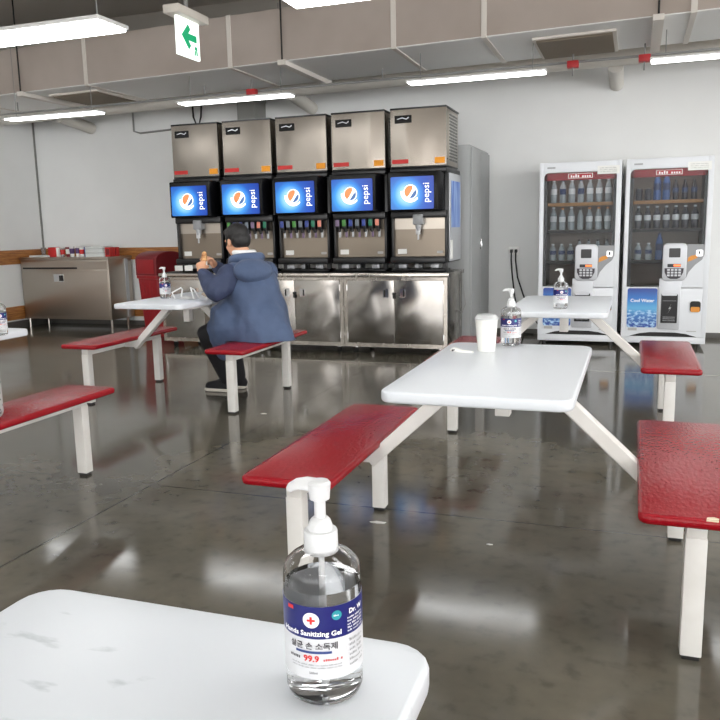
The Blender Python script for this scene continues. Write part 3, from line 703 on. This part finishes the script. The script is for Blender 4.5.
# outlet and cords
ot = thing('wall_outlet', 'white double wall outlet on the back wall beside the locker', 'outlet', (-1.30, YB - .001, .96))
MB().panel(-.06, .06, -.05, .05, -.012, 0, .01, .003).build('cover_plate', 'outlet', ot)
for sx_ in (-.025, .025): MB().panel(sx_ - .016, sx_ + .016, -.016, .016, -.014, -.0115, .006).build('socket', 'grey_paper', ot)
for k, (sx_, e) in enumerate(((-.025, .06), (.025, .13))):
    w = thing('power_cord', ('left', 'right')[k] + ' black cord hanging from the wall outlet toward the floor', 'cord', (-1.30 + sx_, YB - .02, .96))
    MB().box(-.014, .014, -.035, .004, -.02, .018, .005).build('plug', 'black', w)
    MB().tube([(0, -.03, -.015), (.0, -.032, -.10), (.01 + e * .1, -.03, -.3), (e * .7, -.03, -.5), (e * 1.3, -.03, -.7), (e * 2.6, -.03, -.945), (e * 4.5, -.04, -.953)], .008, 8).build('cord', 'cable', w)

# ------------------------------------------------------------------ vending machines
VY = 8.3
def make_vending(x, label):
    t = thing('vending_machine', label, 'vending machine', (x, VY, 0), 0, 'white vending machines')
    w = .398
    b = MB()
    b.box(-w, w, .45, .72, .05, 1.86, .006); b.box(-w, -w + .035, .05, .46, .05, 1.86, .004); b.box(w - .035, w, .05, .46, .05, 1.86, .004)
    b.box(-w, w, .05, .46, 1.79, 1.86, .004); b.box(-w, w, .05, .46, .05, .60, .004); b.box(-.03, w - .02, .05, .46, .5, .62)
    b.build('cabinet', 'vend_side', t)
    fr = MB()                                                       # door: frame around the window
    fr.poly([(-w, .13)] + [(-w, 1.865), (w, 1.865), (w, .13), (.3, .115), (.2, .15), (-.2, .15), (-.3, .115)], 0, .05, .004)
    # window hole: build the frame out of pieces instead
    fr.bm.free(); fr = MB()
    fr.panel(-w, -.357, .112, 1.865, 0, .05, 0, .004); fr.panel(.350, w, .112, 1.865, 0, .05, 0, .004)
    fr.panel(-.358, .351, 1.765, 1.865, 0, .05, 0, .004); fr.panel(-.358, .351, .165, .612, 0, .05, 0, .004); fr.panel(-.016, .351, .60, 1.00, 0, .05)
    fr.poly([(-.36, .17), (-.36, .112), (-.33, .112), (-.22, .145), (-.12, .158), (.12, .158), (.22, .145), (.33, .112), (.355, .112), (.355, .17)], 0, .05)
    r = .05
    for s, xx in ((1, -.357), (-1, .350)):                          # rounded upper corners
        fr.poly([(xx, 1.766)] + [(xx + s * (r - r * math.cos(math.radians(a))), 1.766 - r + r * math.sin(math.radians(a))) for a in range(0, 91, 15)], .0, .03)
    dr = fr.build('door', 'vend', t)
    MB().panel(-.352, .345, .606, 1.762, .030, .034).build('window_pane', 'pane', dr)
    ins = MB(); ins.panel(-.362, .362, .60, 1.79, .44, .449); ins.build('interior_back', 'vend_in', t)
    MB().box(-.36, -.325, .036, .43, .61, 1.78).build('inner_post', 'black', t); MB().box(.325, .36, .036, .43, 1.01, 1.78).build('inner_post', 'black', t)
    MB().panel(-.352, .346, 1.688, 1.762, .036, .042).build('header', 'red_sign', dr)
    sg = MB().panel(-.12, .12, 1.705, 1.752, .0285, .0298, .004).build('header_sign', 'paper', dr)
    MB().panel(-.113, .113, 1.709, 1.748, .0275, .0284, .003).build('sign_face', 'red_sign', sg)
    strokes('sign_print', 'white_ink', sg, lambda u, v: (u, .0268, v), -.095, .098, 1.713, .030, 4, (4, 5))
    for z in (1.467, 1.19, .875):
        sh = MB().box(-.324, .324, .12, .43, z - .012, z, .002).build('shelf', 'vend_in', t)
        MB().panel(-.324, .324, z - .035, z - .002, .112, .119).build('shelf_strip', 'shelf_front' if z > 1.4 else 'dark', sh)
    MB().box(-.32, .32, .06, .08, 1.77, 1.785).build('interior_tube_lamp', 'tube', t)
    # control housing
    MB().panel(-.052, .152, .19, .70, -.012, .001, .012, .004).build('control_column', 'silver', dr)
    hs = MB().panel(-.030, .192, .675, 1.045, -.030, .001, .045, .008).build('control_housing', 'silver', dr)
    MB().panel(.028, .132, .905, .995, -.033, -.029, .008).build('display', 'black', hs)
    MB().panel(.018, .140, .81, .842, -.033, -.029, .004).build('bill_slot', 'black', hs); MB().panel(.075, .138, .818, .836, -.0342, -.0328, .003).build('slot_light', 'lit_red', hs)
    kp = MB().poly([(-.008, .80), (.168, .80), (.165, .76), (.14, .71), (.11, .695), (.05, .695), (.02, .71), (-.006, .76)], -.033, -.029).build('keypad', 'ink', hs)
    for rr in range(3):
        for cc in range(4): MB().panel(.018 + cc * .034, .042 + cc * .034, .775 - rr * .027, .793 - rr * .027, -.0355, -.0328, .003).build('key', 'silver', kp)
    pt = [(.192, 1.03), (.352, 1.03), (.352, .93), (.33, .88), (.27, .83), (.215, .76), (.192, .70)]
    pp = MB().poly(pt, -.004, .001).build('coin_panel', 'grey_pl', dr)
    MB().poly([(.20, .86), (.24, .875), (.29, .90), (.28, .93), (.23, .92), (.205, .90)], -.0055, -.0039).build('gold_art', 'amber', pp, 0)
    MB().panel(.275, .335, .915, .975, -.012, -.0039, .012).build('coin_slot_plate', 'chrome', pp); MB().panel(.297, .313, .935, .965, -.0135, -.0115).build('coin_slot', 'black', pp)
    # pickup window with the bolt mark
    dk = MB().panel(-.025, .128, .255, .545, -.016, -.0115, .006).build('pickup_flap', 'black_gloss', dr)
    z0 = .40; MB().poly([(.075, z0 + .055), (.045, z0 - .005), (.060, z0 - .005), (.035, z0 - .055), (.072, z0 + .012), (.056, z0 + .012)][::-1], -.0175, -.0159).build('bolt_mark', 'grey_paper', dk, 0)
    for k in range(3): MB().panel(-.005, .108, .312 - k * .018, .317 - k * .018, -.0172, -.0159).build('print_line', 'grey_pl', dk)
    MB().panel(-.01, .115, .475, .479, -.0172, -.0159).build('print_line', 'grey_pl', dk)
    MB().panel(-.02, .12, .53, .565, -.04, -.012, .01).build('pickup_lip', 'silver', dr)
    # poster
    ps = MB().panel(-.344, -.062, .205, .600, -.003, .001, .02).build('water_poster', 'poster', dr)
    text_on('poster_text', 'Cool Water', .045, 'white_ink', ps, lambda u, v: (-.203 + u, -.0036, .475 + v), weight=.0012)
    rt = MB().panel(.232, .350, .352, .487, -.004, .001, .03, .002).build('return_frame', 'vend', dr)
    MB().panel(.242, .340, .365, .474, -.0055, -.0035, .025).build('return_opening', 'dark', rt); MB().panel(.250, .332, .367, .418, -.0075, -.005, .012).build('return_cup', 'amber', rt)
    MB().panel(-.33, -.245, .172, .200, -.0025, .001).build('rating_plate', 'grey_paper', dr)
    MB().panel(-.325, -.245, 1.806, 1.822, -.0022, .001).build('maker_badge', 'grey_pl', dr)
    MB().panel(.165, .375, 1.735, 1.815, -.0022, .001).build('paper_notice', 'paper', dr)
    for k in range(3): strokes('notice_print', 'grey_paper', dr, lambda u, v: (u, -.003, v), .19, .35, 1.79 - .018 * k, .009, k)
    MB().panel(.22, .31, .170, .178, -.0022, .001).build('small_mark', 'grey_paper', dr)
    sk = MB().box(-w, w, .012, .06, .045, .112, .006).build('kick_plate', 'vend', t)
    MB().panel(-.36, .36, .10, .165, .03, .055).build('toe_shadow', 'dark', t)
    for sx_ in (-.34, .34):
        for y in (.1, .65): MB().tube([(sx_, y, 0), (sx_, y, .051)], .02, 10).build('foot', 'black', t)
    return t
M['tube'] = mat('vending_tube_lamp', (1, 1, 1, 1), .5, emis=3.0, ecol=(1, .95, .9, 1))
va = make_vending(-.535, 'left white vending machine, partly behind the far table')
vb = make_vending(.300, 'right white vending machine with the whole Cool Water poster visible')

def make_pet(h, r, body, cap, lbl):
    t = thing('drink_bottle', 'x', 'bottle')
    MB().lathe([(r * .85, 0), (r, .006), (r, h * .30), (r * .93, h * .34), (r, h * .38), (r, h * .62), (r * .8, h * .74), (r * .42, h * .87), (r * .38, h * .93)], 16).build('bottle_body', body, t, 50)
    MB().lathe([(r * .46, h * .925), (r * .46, h)], 14).build('cap', cap, t)
    if lbl: MB().lathe([(r * 1.03, h * .36), (r * 1.03, h * .60)], 16, close=False).build('label', lbl, t, 60)
    return t
def make_can(h, r, body, cap):
    t = thing('drink_can', 'x', 'can')
    MB().lathe([(r * .8, 0), (r, h * .06), (r, h * .86), (r * .8, h * .97), (r * .8, h)], 16).build('can_body', body, t, 40)
    MB().lathe([(r * .78, h * .99), (r * .78, h * 1.01)], 14).build('can_lid', cap, t)
    return t
protos = {'clear': make_pet(.235, .032, 'pet', 'lbl_pale', 'lbl_pale'), 'clearnavy': make_pet(.235, .032, 'pet', 'lbl_navy', 'lbl_navy'), 'brown': make_pet(.225, .032, 'pet', 'cap_orange', 'lbl_pale'),
          'darkcap': make_pet(.215, .031, 'pet', 'cap_dark', None), 'blue': make_pet(.27, .036, 'pet_blue', 'lbl_navy', 'lbl_navy'), 'dark': make_pet(.19, .028, 'pet_dark', 'cap_dark', 'lbl_navy'),
          'mid': make_pet(.22, .032, 'pet_dark', 'lbl_pale', 'lbl_pale'), 'can': make_can(.115, .032, 'pet_dark', 'silver'), 'short': make_pet(.17, .033, 'pet', 'lbl_pale', 'lbl_navy')}
used = set()
desc = {'clear': 'clear bottle', 'clearnavy': 'clear bottle with navy label', 'brown': 'clear bottle with orange cap', 'darkcap': 'clear bottle with dark cap', 'blue': 'tall blue bottle', 'dark': 'small dark bottle', 'mid': 'smoky bottle', 'can': 'short dark can', 'short': 'short clear bottle'}
nth = ['first', 'second', 'third', 'fourth', 'fifth', 'sixth', 'seventh', 'eighth']
def row(cx, z, kinds, x0, dx, mach, shelf):
    for i, k in enumerate(kinds):
        loc = (cx + x0 + dx * i, VY + .165, z + .0005)
        lab = '%s, %s from left, %s shelf, %s vending machine' % (desc[k], nth[i], shelf, mach)
        if k not in used: used.add(k); o = protos[k]; o.location = loc
        else: o = dup(protos[k], loc)
        o['label'] = lab; o['group'] = 'drinks in the %s vending machine' % mach
row(-.535, 1.467, ['clear', 'clearnavy', 'clear', 'clearnavy', 'clear', 'clear', 'clear'], -.27, .09, 'left', 'top')
row(-.535, 1.19, ['clear', 'brown', 'clear', 'darkcap', 'brown', 'brown', 'brown'], -.27, .09, 'left', 'middle')
row(-.535, .875, ['short', 'short', 'short', 'darkcap', 'darkcap', 'darkcap', 'darkcap'], -.27, .09, 'left', 'lowest')
row(.300, 1.467, ['can', 'can', 'blue', 'blue', 'dark', 'dark', 'dark'], -.27, .085, 'right', 'top')
row(.300, 1.19, ['mid', 'mid', 'mid', 'mid', 'mid', 'mid', 'mid'], -.27, .088, 'right', 'middle')
row(.300, .875, ['short', 'short', 'blue'], -.26, .1, 'right', 'lowest')

# ------------------------------------------------------------------ condiment cabinet at the left
cc = thing('condiment_cabinet', 'stainless condiment cabinet in the left corner of the hall', 'cabinet', (-7.19, 8.56, 0))
w = .715
MB().box(-w, w, 0, .50, .125, .925, .004).build('carcass', 'dull_steel', cc)
MB().box(-w - .015, w + .012, -.015, .51, .925, .955, .006).build('worktop', 'dull_steel', cc)
MB().panel(-w + .03, w - .02, .80, .90, -.006, .001, .004).build('drawer_front', 'dull_steel', cc)
MB().panel(-w + .04, .22, .800, .822, -.009, -.005).build('drawer_gap', 'black', cc)
d = MB().panel(-w + .04, w - .02, .17, .775, -.008, .001, .004, .002).build('door', 'dull_steel', cc)
MB().panel(-.17, -.01, .63, .73, -.012, -.0075, .006).build('latch_plate', 'chrome', d)
for sx_ in (-.06, -.03): MB().box(sx_ - .008, sx_ + .008, -.03, -.011, .64, .715, .004).build('latch', 'dark', d)
MB().panel(-w, w, .128, .160, -.006, .001).build('bottom_rail', 'dull_steel', cc)
MB().box(w - .002, w + .012, .34, .40, .13, .92).build('side_rail', 'silver', cc)
for sx_ in (-w + .04, w - .04):
    for y in (.04, .40): MB().tube([(sx_, y, 0), (sx_, y, .126)], .02, 10).build('leg', 'steel', cc)
Z = .9555
t = thing('serving_tray', 'flat white tray at the left end of the condiment cabinet', 'tray', (-7.69, 8.78, Z)); MB().slab(.36, .22, .04, 0, .022, .008).build('tray_body', 'tray_white', t); MB().slab(.31, .17, .03, .0222, .0235).build('tray_well', 'grey_paper', t)
t = thing('drink_glass', 'faint clear cup standing on the white tray', 'cup', (-7.69, 8.78, Z + .024)); MB().lathe([(.028, 0), (.036, .10), (.034, .10), (.027, .003), (.001, .003)], 20, close=False).build('glass_body', 'clear', t); MB().lathe([(.037, .098), (.037, .103)], 20).build('rim', 'clear', t)
t = thing('napkin_holder', 'red napkin box with white side near the left of the condiment cabinet', 'napkin box', (-7.46, 8.74, Z)); MB().box(-.08, .055, -.05, .05, 0, .13, .006).build('red_case', 'red_sticker', t); MB().box(.056, .095, -.05, .05, 0, .125, .006).build('white_side', 'paper', t)
for k, (x, c1, c2, h, lab) in enumerate(((-7.305, 'clear', 'red_sticker', .12, 'clear and red cup right of the red napkin box'), (-7.228, 'trash_dark', 'paper', .13, 'dark red cup on the condiment cabinet'), (-7.148, 'paper', 'purple', .14, 'white cup with purple print, left one'), (-7.068, 'paper', 'purple', .145, 'white cup with purple print, right one'), (-6.988, 'paper', 'red_sticker', .12, 'white and red cup left of the tray stack'))):
    t = thing('condiment_cup', lab, 'cup', (x, 8.70 + .02 * (k % 2), Z), 0, 'cups on the condiment cabinet')
    MB().lathe([(.026, 0), (.036, h), (.034, h), (.025, .003), (.001, .003)], 20, close=False).build('cup_body', c1, t); MB().lathe([(.0295, h * .3), (.0345, h * .8)], 20, close=False).build('cup_band', c2, t)
for k in range(5):
    t = thing('stacked_tray', '%s white tray in the stack on the condiment cabinet' % ('bottom', 'second lowest', 'middle', 'second highest', 'topmost')[k], 'tray', (-6.74, 8.74, Z + k * .0265), 0, 'stack of white trays')
    MB().slab(.30, .22, .02, 0, .020, .004).build('tray_body', 'tray_white', t); MB().slab(.306, .226, .02, .0203, .0262, .002).build('tray_rim', 'grey_pl' if k % 2 else 'tray_white', t)
t = thing('blue_holder', 'blue holder leaning against the left side of the tray stack', 'holder', (-6.905, 8.74, Z)); MB().prism([(-.0, 0), (.004, 0), (.004, .13), (.02 - .06, .13), (-.03, .0)], -.05, .05, 0, UP).build('holder_body', 'blue_pl', t); MB().box(-.03, 0.0, -.045, .045, .13, .134).build('holder_lip', 'label_blue', t)
for x, wd, lab in ((-6.50, .08, 'left red box at the right end of the condiment cabinet'), (-6.40, .08, 'middle red box at the right end of the condiment cabinet'), (-6.29, .105, 'right red box at the right end of the condiment cabinet')):
    if x + wd / 2 > -6.45 + .0: pass
    t = thing('napkin_box', lab, 'napkin box', (-6.535, 8.67 + (x + 6.5) * .62, Z), 0, 'red boxes on the condiment cabinet'); MB().box(-wd / 2, wd / 2, -.029, .029, 0, .12, .006).build('box_body', 'red_sticker', t); MB().box(-wd / 2 + .012, wd / 2 - .012, -.0302, -.0285, .02, .10).build('box_window', 'trash_dark', t)

# ------------------------------------------------------------------ red bin
tb = thing('trash_bin', 'red plastic bin with swing hood between the cabinets', 'trash bin', (-5.55, 8.28, 0), math.radians(-20)); tb.scale = (.82, .85, 1); tb.location.x = -5.50
mb = MB(); 
prof = [(.20, 0), (.245, .70)]
b = bmesh.new(); rings = []
for (h, z) in ((.19, 0), (.205, .04), (.245, .70), (.262, .705), (.262, .74)):
    rings.append([b.verts.new((x, y, z)) for x, y in rrect(-h, h, -h, h, .05, 5)])
for a, c in zip(rings, rings[1:]):
    for i in range(len(a)): b.faces.new((a[i], a[(i + 1) % len(a)], c[(i + 1) % len(c)], c[i]))
b.faces.new(rings[0]); b.faces.new(rings[-1]); mb.merge(b)
mb.build('bin_body', 'trash', tb)
for k in range(4):
    x = -.12 + .08 * k; rb = MB(); rb.bar((x * .8, -.2035, .06), (x, -.243, .66), .014, .012); rb.build('rib', 'trash', tb)
hd = MB(); pts = [(-.255, .742), (-.255, .93)] + [(-.255 + .51 * (0.5 - .5 * math.cos(PI * i / 14)), .93 + .10 * math.sin(PI * i / 14)) for i in range(1, 14)] + [(.255, .93), (.255, .742)]
YZ = Matrix(((0, 0, 1, 0), (1, 0, 0, 0), (0, 1, 0, 0), (0, 0, 0, 1)))
hd.prism(pts, -.255, .255, .012, YZ); hood = hd.build('hood', 'trash_dark', tb)
dp = MB().panel(-.20, .20, .765, .935, -.262, -.252, .015, .003).build('swing_door', 'trash', tb)

# ------------------------------------------------------------------ person
PX, PY = -2.60, 5.16
F = Vector((-.90, .44, 0)).normalized(); LFT = Vector((-F.y, F.x, 0)); U = Vector((0, 0, 1))     # facing, left-hand side
person = thing('person', 'person in a hooded blue jacket eating, seated at the left table', 'person', (PX, PY, .461))
def q(f, l, z): return F * f + LFT * l + U * z                       # local to the seat point
def lp(p): return Vector(p) - Vector((PX, PY, .461))
hipL, hipR = q(.0, .10, .09), q(.0, -.10, .09)
kneeL, kneeR = lp((-2.99, 5.06, .50)), lp((-2.99, 5.36, .50))
ankL, ankR = lp((-2.985, 5.33, .085)), lp((-2.97, 5.47, .085))
chest = q(.07, 0, .42); neckb = q(.13, .0, .565); headc = q(.215, .02, .715)
shL, shR = q(.10, .17, .475), q(.10, -.165, .475)
elL = lp((-2.80, 4.90, .82)); haL = lp((-2.975, 5.0, .965))
elR = lp((-2.93, 5.45, .84)); haR = lp((-3.02, 5.27, 1.0))
def limb(mb, pts, rs, sub=6, n=14):
    P_, R_ = [], []
    for i in range(len(pts) - 1):
        for k in range(sub):
            t = k / sub; P_.append(Vector(pts[i]).lerp(Vector(pts[i + 1]), t)); R_.append(rs[i] + (rs[i + 1] - rs[i]) * t)
    P_.append(Vector(pts[-1])); R_.append(rs[-1]); mb.capsule(P_, R_, n)
def hand(mb, wrist, d, palm_n, curl):
    d = d.normalized(); palm_n = (palm_n - d * palm_n.dot(d)).normalized(); side = d.cross(palm_n)
    limb(mb, [wrist - d * .03, wrist + d * .02], [.026, .028]); 
    for k in range(4):
        o = (k - 1.5) * .019; base = wrist + d * .02 + side * o * .7; kn = wrist + d * (.085 - abs(k - 1.2) * .006) + side * o
        limb(mb, [base, kn], [.014, .0105], 3, 10)
        ln = (.040, .045, .042, .033)[k]; a1 = d * math.cos(curl) + palm_n * math.sin(curl); a2 = d * math.cos(curl * 2.1) + palm_n * math.sin(curl * 2.1)
        limb(mb, [kn, kn + a1 * ln, kn + a1 * ln + a2 * ln * .8], [.0098, .0088, .0075], 3, 10)
    tb_ = wrist + d * .025 + side * -.02; t1 = tb_ + (d * .6 - side * .55 + palm_n * .6).normalized() * .042; t2 = t1 + (d * .8 + palm_n * .55 + side * .1).normalized() * .032
    limb(mb, [tb_, t1, t2], [.014, .0115, .009], 3, 10)
body = MB()
limb(body, [q(0, 0, .09), q(.02, 0, .25), chest, q(.10, 0, .51)], [.125, .12, .135, .10])
limb(body, [q(.10, 0, .49), neckb, q(.175, .01, .64)], [.07, .055, .052])
for s in (shL, shR): limb(body, [q(.10, 0, .48), s], [.09, .07])
limb(body, [hipL, kneeL, ankL], [.085, .06, .042]); limb(body, [hipR, kneeR, ankR], [.085, .06, .042])
for an in (ankL, ankR): limb(body, [an + Vector((.03, 0, -.03)), an + Vector((-.15, .0, -.045))], [.035, .03])
limb(body, [shL, elL, haL], [.055, .042, .028]); limb(body, [shR, elR, haR], [.055, .042, .028])
hand(body, haL, Vector((-.35, .55, .75)), Vector((-.2, .9, -.5)), .75); hand(body, haR, Vector((-.1, -.7, .7)), Vector((-.3, -.8, -.4)), .7)
# head: skull, jaw, nose, ears, lips, eye sockets; tilted down a little
hf = (F * .96 - U * .28).normalized(); hu = (U - hf * U.dot(hf)).normalized(); hl = hu.cross(hf)
Hm = Matrix((( hf.x, hl.x, hu.x, 0), (hf.y, hl.y, hu.y, 0), (hf.z, hl.z, hu.z, 0), (0, 0, 0, 1)))
def hp(f, l, z): return headc + hf * f + hl * l + hu * z
body.ell(hp(-.01, 0, .03), (.098, .076, .088), mtx=Hm); body.ell(hp(.028, 0, -.045), (.068, .058, .065), mtx=Hm); body.ell(hp(.062, 0, -.088), (.026, .028, .022), mtx=Hm)
limb(body, [hp(.088, 0, .012), hp(.106, 0, -.022)], [.010, .015]); body.ell(hp(.086, 0, -.062), (.012, .022, .009), mtx=Hm)
for s in (-1, 1):
    body.ell(hp(-.008, s * .078, -.012), (.02, .008, .032), mtx=Hm); body.ell(hp(.075, s * .034, .024), (.014, .022, .009), mtx=Hm); body.ell(hp(.055, s * .036, -.03), (.028, .022, .024), mtx=Hm)
limb(body, [hp(-.03, 0, -.05), neckb], [.052, .055])
bo = body.build('body', 'skin', person); remesh(bo, .006, 4)
for s in (-1, 1):
    e = MB(); e.ell(hp(.081, s * .032, .006), (.010, .012, .006), 12, 8, Hm); e.build('eye', 'ink', person)
hr = MB(); hr.ell(hp(-.022, 0, .046), (.100, .086, .086), mtx=Hm); hr.ell(hp(-.052, 0, .0), (.070, .080, .078), mtx=Hm); hr.ell(hp(.05, 0, .085), (.045, .062, .034), mtx=Hm)
for s in (-1, 1): limb(hr, [hp(.005, s * .076, .03), hp(.012, s * .077, -.01)], [.016, .009])
ho = hr.build('hair', 'hair', person); remesh(ho, .007, 3)
# trousers
tr = MB(); limb(tr, [q(-.02, 0, .09), q(0, 0, .16)], [.14, .14])
limb(tr, [hipL, kneeL, ankL + U * .02], [.105, .082, .062]); limb(tr, [hipR, kneeR, ankR + U * .02], [.105, .082, .062])
to = tr.build('trousers', 'pants', person); remesh(to, .012, 4)
for an in (ankL, ankR):
    s = MB(); limb(s, [an + Vector((.035, 0, -.035)), an + Vector((-.06, 0, -.03)), an + Vector((-.17, 0, -.045))], [.044, .043, .034])
    so = s.build('shoe', 'pants', person); remesh(so, .008, 2)
    sl = MB(); sl.slab(.27, .088, .04, -.082, -.058, .006, -.07, 0); k = sl.build('sole', 'sole', so); k.location = an
# jacket: lofted shell with flared hem, sleeves, folds
def jack():
    mb = MB(); n = 40; rings = []; b = bmesh.new()
    lv = [(-.085, .10, .36, .24), (-.03, .10, .365, .245), (.05, .09, .34, .24), (.16, .065, .27, .225), (.28, .045, .205, .212), (.38, .055, .180, .205), (.45, .075, .155, .195), (.52, .10, .122, .155), (.57, .125, .09, .105), (.605, .14, .08, .088)]
    for z, f, rf, rl in lv:
        ring = []
        for i in range(n):
            a = 2 * PI * i / n; cx, sx__ = math.cos(a), math.sin(a)
            p = 1.0; fold = 1 + .05 * math.sin(a * 6 + z * 7) * (1 - min(1, max(0, z / .5))) 
            ff = f + rf * cx * fold * (1.12 if cx < 0 and z < .2 else 1); ll = rl * sx__ * fold
            ring.append(b.verts.new(q(ff, ll, z)))
        rings.append(ring)
    for a, c in zip(rings, rings[1:]):
        for i in range(n): b.faces.new((a[i], a[(i + 1) % n], c[(i + 1) % n], c[i]))
    b.faces.new(rings[0][::-1]); b.faces.new(rings[-1]); bmesh.ops.recalc_face_normals(b, faces=b.faces); mb.merge(b)
    for sh in (shL, shR): limb(mb, [q(.09, 0, .45), sh], [.115, .088])
    for hp_, kn in ((hipL, kneeL), (hipR, kneeR)): limb(mb, [hp_, hp_.lerp(kn, .66)], [.15, .118])
    d0 = hipL.lerp(kneeL, .62); limb(mb, [d0 + U * .0, d0 + U * -.09 + F * .02, d0 + U * -.17 + F * .01], [.095, .075, .05])
    limb(mb, [d0.lerp(chest, .25), d0], [.16, .11])
    return mb
jo = jack().build('jacket', 'jacket', person); remesh(jo, .011, 5)
# creases, and keep the hem off the bench seat
for v in jo.data.vertices:
    k = noise.noise(v.co * 7) * .016 + noise.noise(Vector((v.co.x * 14, v.co.y * 14, v.co.z * 5))) * .010; v.co += v.normal * k
for v in jo.data.vertices:
    wx, wy = v.co.x + PX, v.co.y + PY
    over = -2.775 < wx < -2.43
    if wx > -2.79 and v.co.z < .003: v.co.z = .003
for sd, (sh, el, ha) in (('left', (shL, elL, haL)), ('right', (shR, elR, haR))):
    s = MB(); w_ = ha + (el - ha).normalized() * .045
    P_ = [sh.lerp(chest, .15), sh, sh.lerp(el, .5), el, el.lerp(w_, .5), w_]; limb(s, P_, [.098, .094, .088, .078, .070, .050], 7, 18)
    for v in s.bm.verts:
        k = noise.noise(v.co * 16) * .012; v.co += Vector((k, k * .6, -k))
    so = s.build('sleeve', 'jacket_in', person); so['label'] = 'dark navy %s sleeve' % sd; remesh(so, .011, 3)
hd = MB()                                                            # hood lying on the back
hd.ell(q(-.01, .05, .50), (.105, .165, .085), mtx=Matrix((( F.x, LFT.x, 0, 0), (F.y, LFT.y, 0, 0), (0, 0, 1, 0), (0, 0, 0, 1))) @ Matrix.Rotation(math.radians(-35), 4, 'Y'))
ring = [q(.13 + .10 * math.cos(a), .105 * math.sin(a), .588 + .012 * math.cos(a) * -1 - .02 * (math.cos(a) > .3)) for a in [2 * PI * i / 24 for i in range(25)]]
hd.tube(ring, .036, 12)
ho = hd.build('hood', 'jacket', person); remesh(ho, .010, 3)
cl = MB(); cl.tube([q(.155 + .070 * math.cos(a), .073 * math.sin(a), .632) for a in [2 * PI * i / 24 for i in range(25)]], (.020), 12); cl.build('collar', 'collar', person)

# food, mask and wrapper on the person's table
fd = thing('food_piece', 'brown pastry held up in the hand of the person', 'food', Vector((PX, PY, .461)) + haL + Vector((-.025, .085, .08)))
mb = MB(); mb.capsule([(-.004, 0, -.045), (0, 0, 0), (.004, .004, .045)], [.019, .022, .018], 14); mb.build('pastry', 'food', fd); MB().lathe([(.023, -.05), (.025, -.01)], 14, close=False).build('paper_sleeve', 'paper', fd)
mk = thing('face_mask', 'white face mask with ear loops on the table of the person', 'face mask', (-3.12, 5.02, .7605))
mb = MB(); b = bmesh.new(); n = 10; g = [[b.verts.new((-.08 + .16 * i / n, -.045 + .09 * j / n, .004 + .022 * math.sin(PI * i / n) * math.sin(PI * j / n) + .004 * math.sin(9 * i / n + j))) for j in range(n + 1)] for i in range(n + 1)]
for i in range(n):
    for j in range(n): b.faces.new((g[i][j], g[i + 1][j], g[i + 1][j + 1], g[i][j + 1]))
bmesh.ops.solidify(b, geom=b.faces[:], thickness=.002); mb.merge(b); mb.build('mask_cloth', 'mask_white', mk)
for s in (-1, 1):
    MB().tube([(s * .078, -.04, .006), (s * .085 - .02, -.035, .05), (s * .04, -.01, .085), (s * .05, .02, .07), (s * .078, .04, .008)], .006, 8).build('ear_loop', 'mask_white', mk)
wp = thing('food_wrapper', 'crumpled beige food wrapper on the table beside the mask', 'wrapper', (-3.02, 5.20, .7605))
mb = MB(); mb.ell((0, 0, .02), (.075, .05, .019), 18, 10); mb.ell((.05, .02, .022), (.045, .04, .021), 14, 8)
for v in mb.bm.verts: v.co += Vector((noise.noise(v.co * 40) * .012, noise.noise(v.co * 37 + Vector((3, 0, 0))) * .012, abs(noise.noise(v.co * 30)) * .012))
mb.build('wrapper_paper', 'wrap', wp); MB().slab(.13, .09, .02, 0, .003).build('wrapper_base', 'paper', wp)

# knitted bag at the left edge
bg = thing('knitted_bag', 'black and white patterned bag on the red bench at the left edge', 'bag', (-2.69, 2.51, .461))
mb = MB(); mb.slab(.20, .30, .06, 0, .24, .03); bo = mb.build('bag_body', 'knit', bg)
MB().tube([(0, -.09, .23), (0, -.08, .30), (0, 0, .34), (0, .08, .30), (0, .09, .23)], .012, 10).build('handle', 'rubber', bg)

# ------------------------------------------------------------------ camera, world, view
cam = bpy.data.cameras.new('camera'); co = bpy.data.objects.new('camera', cam); col.objects.link(co)
f_, pitch, yaw, roll = 776.77, .167638, .338949, -.0214332
fw = Vector((-math.sin(yaw) * math.cos(pitch), math.cos(yaw) * math.cos(pitch), -math.sin(pitch)))
ri = Vector((math.cos(yaw), math.sin(yaw), 0)); up = ri.cross(fw)
r2 = ri * math.cos(roll) + up * math.sin(roll); u2 = up * math.cos(roll) - ri * math.sin(roll)
co.matrix_world = Matrix(((r2.x, u2.x, -fw.x, 0), (r2.y, u2.y, -fw.y, 0), (r2.z, u2.z, -fw.z, 1.25), (0, 0, 0, 1)))
cam.sensor_width = 36; cam.lens = f_ / 720 * 36; cam.clip_start = .05; scene.camera = co
wd = bpy.data.worlds.new('world'); scene.world = wd; wd.use_nodes = True; wb = wd.node_tree.nodes['Background']; wb.inputs[1].default_value = 3.3
wt = wd.node_tree.nodes.new('ShaderNodeTexCoord'); wm = wd.node_tree.nodes.new('ShaderNodeMapping'); wm.inputs['Scale'].default_value = (1, 1, .55)
wn = wd.node_tree.nodes.new('ShaderNodeTexNoise'); wn.inputs['Scale'].default_value = 4.5; wn.inputs['Detail'].default_value = 3
wr = wd.node_tree.nodes.new('ShaderNodeValToRGB'); wr.color_ramp.elements[0].position = .36; wr.color_ramp.elements[0].color = (.30, .27, .24, 1); wr.color_ramp.elements[1].position = .62; wr.color_ramp.elements[1].color = (1.22, 1.24, 1.26, 1)
for a_, b_ in ((wt.outputs['Generated'], wm.inputs[0]), (wm.outputs[0], wn.inputs[0]), (wn.outputs[0], wr.inputs[0]), (wr.outputs[0], wb.inputs[0])): wd.node_tree.links.new(a_, b_)
vs = scene.view_settings; vs.view_transform = 'Standard'; vs.look = 'None'; vs.gamma = 1; vs.use_curve_mapping = False; vs.exposure = 1.0
scene.cycles.use_denoising = True
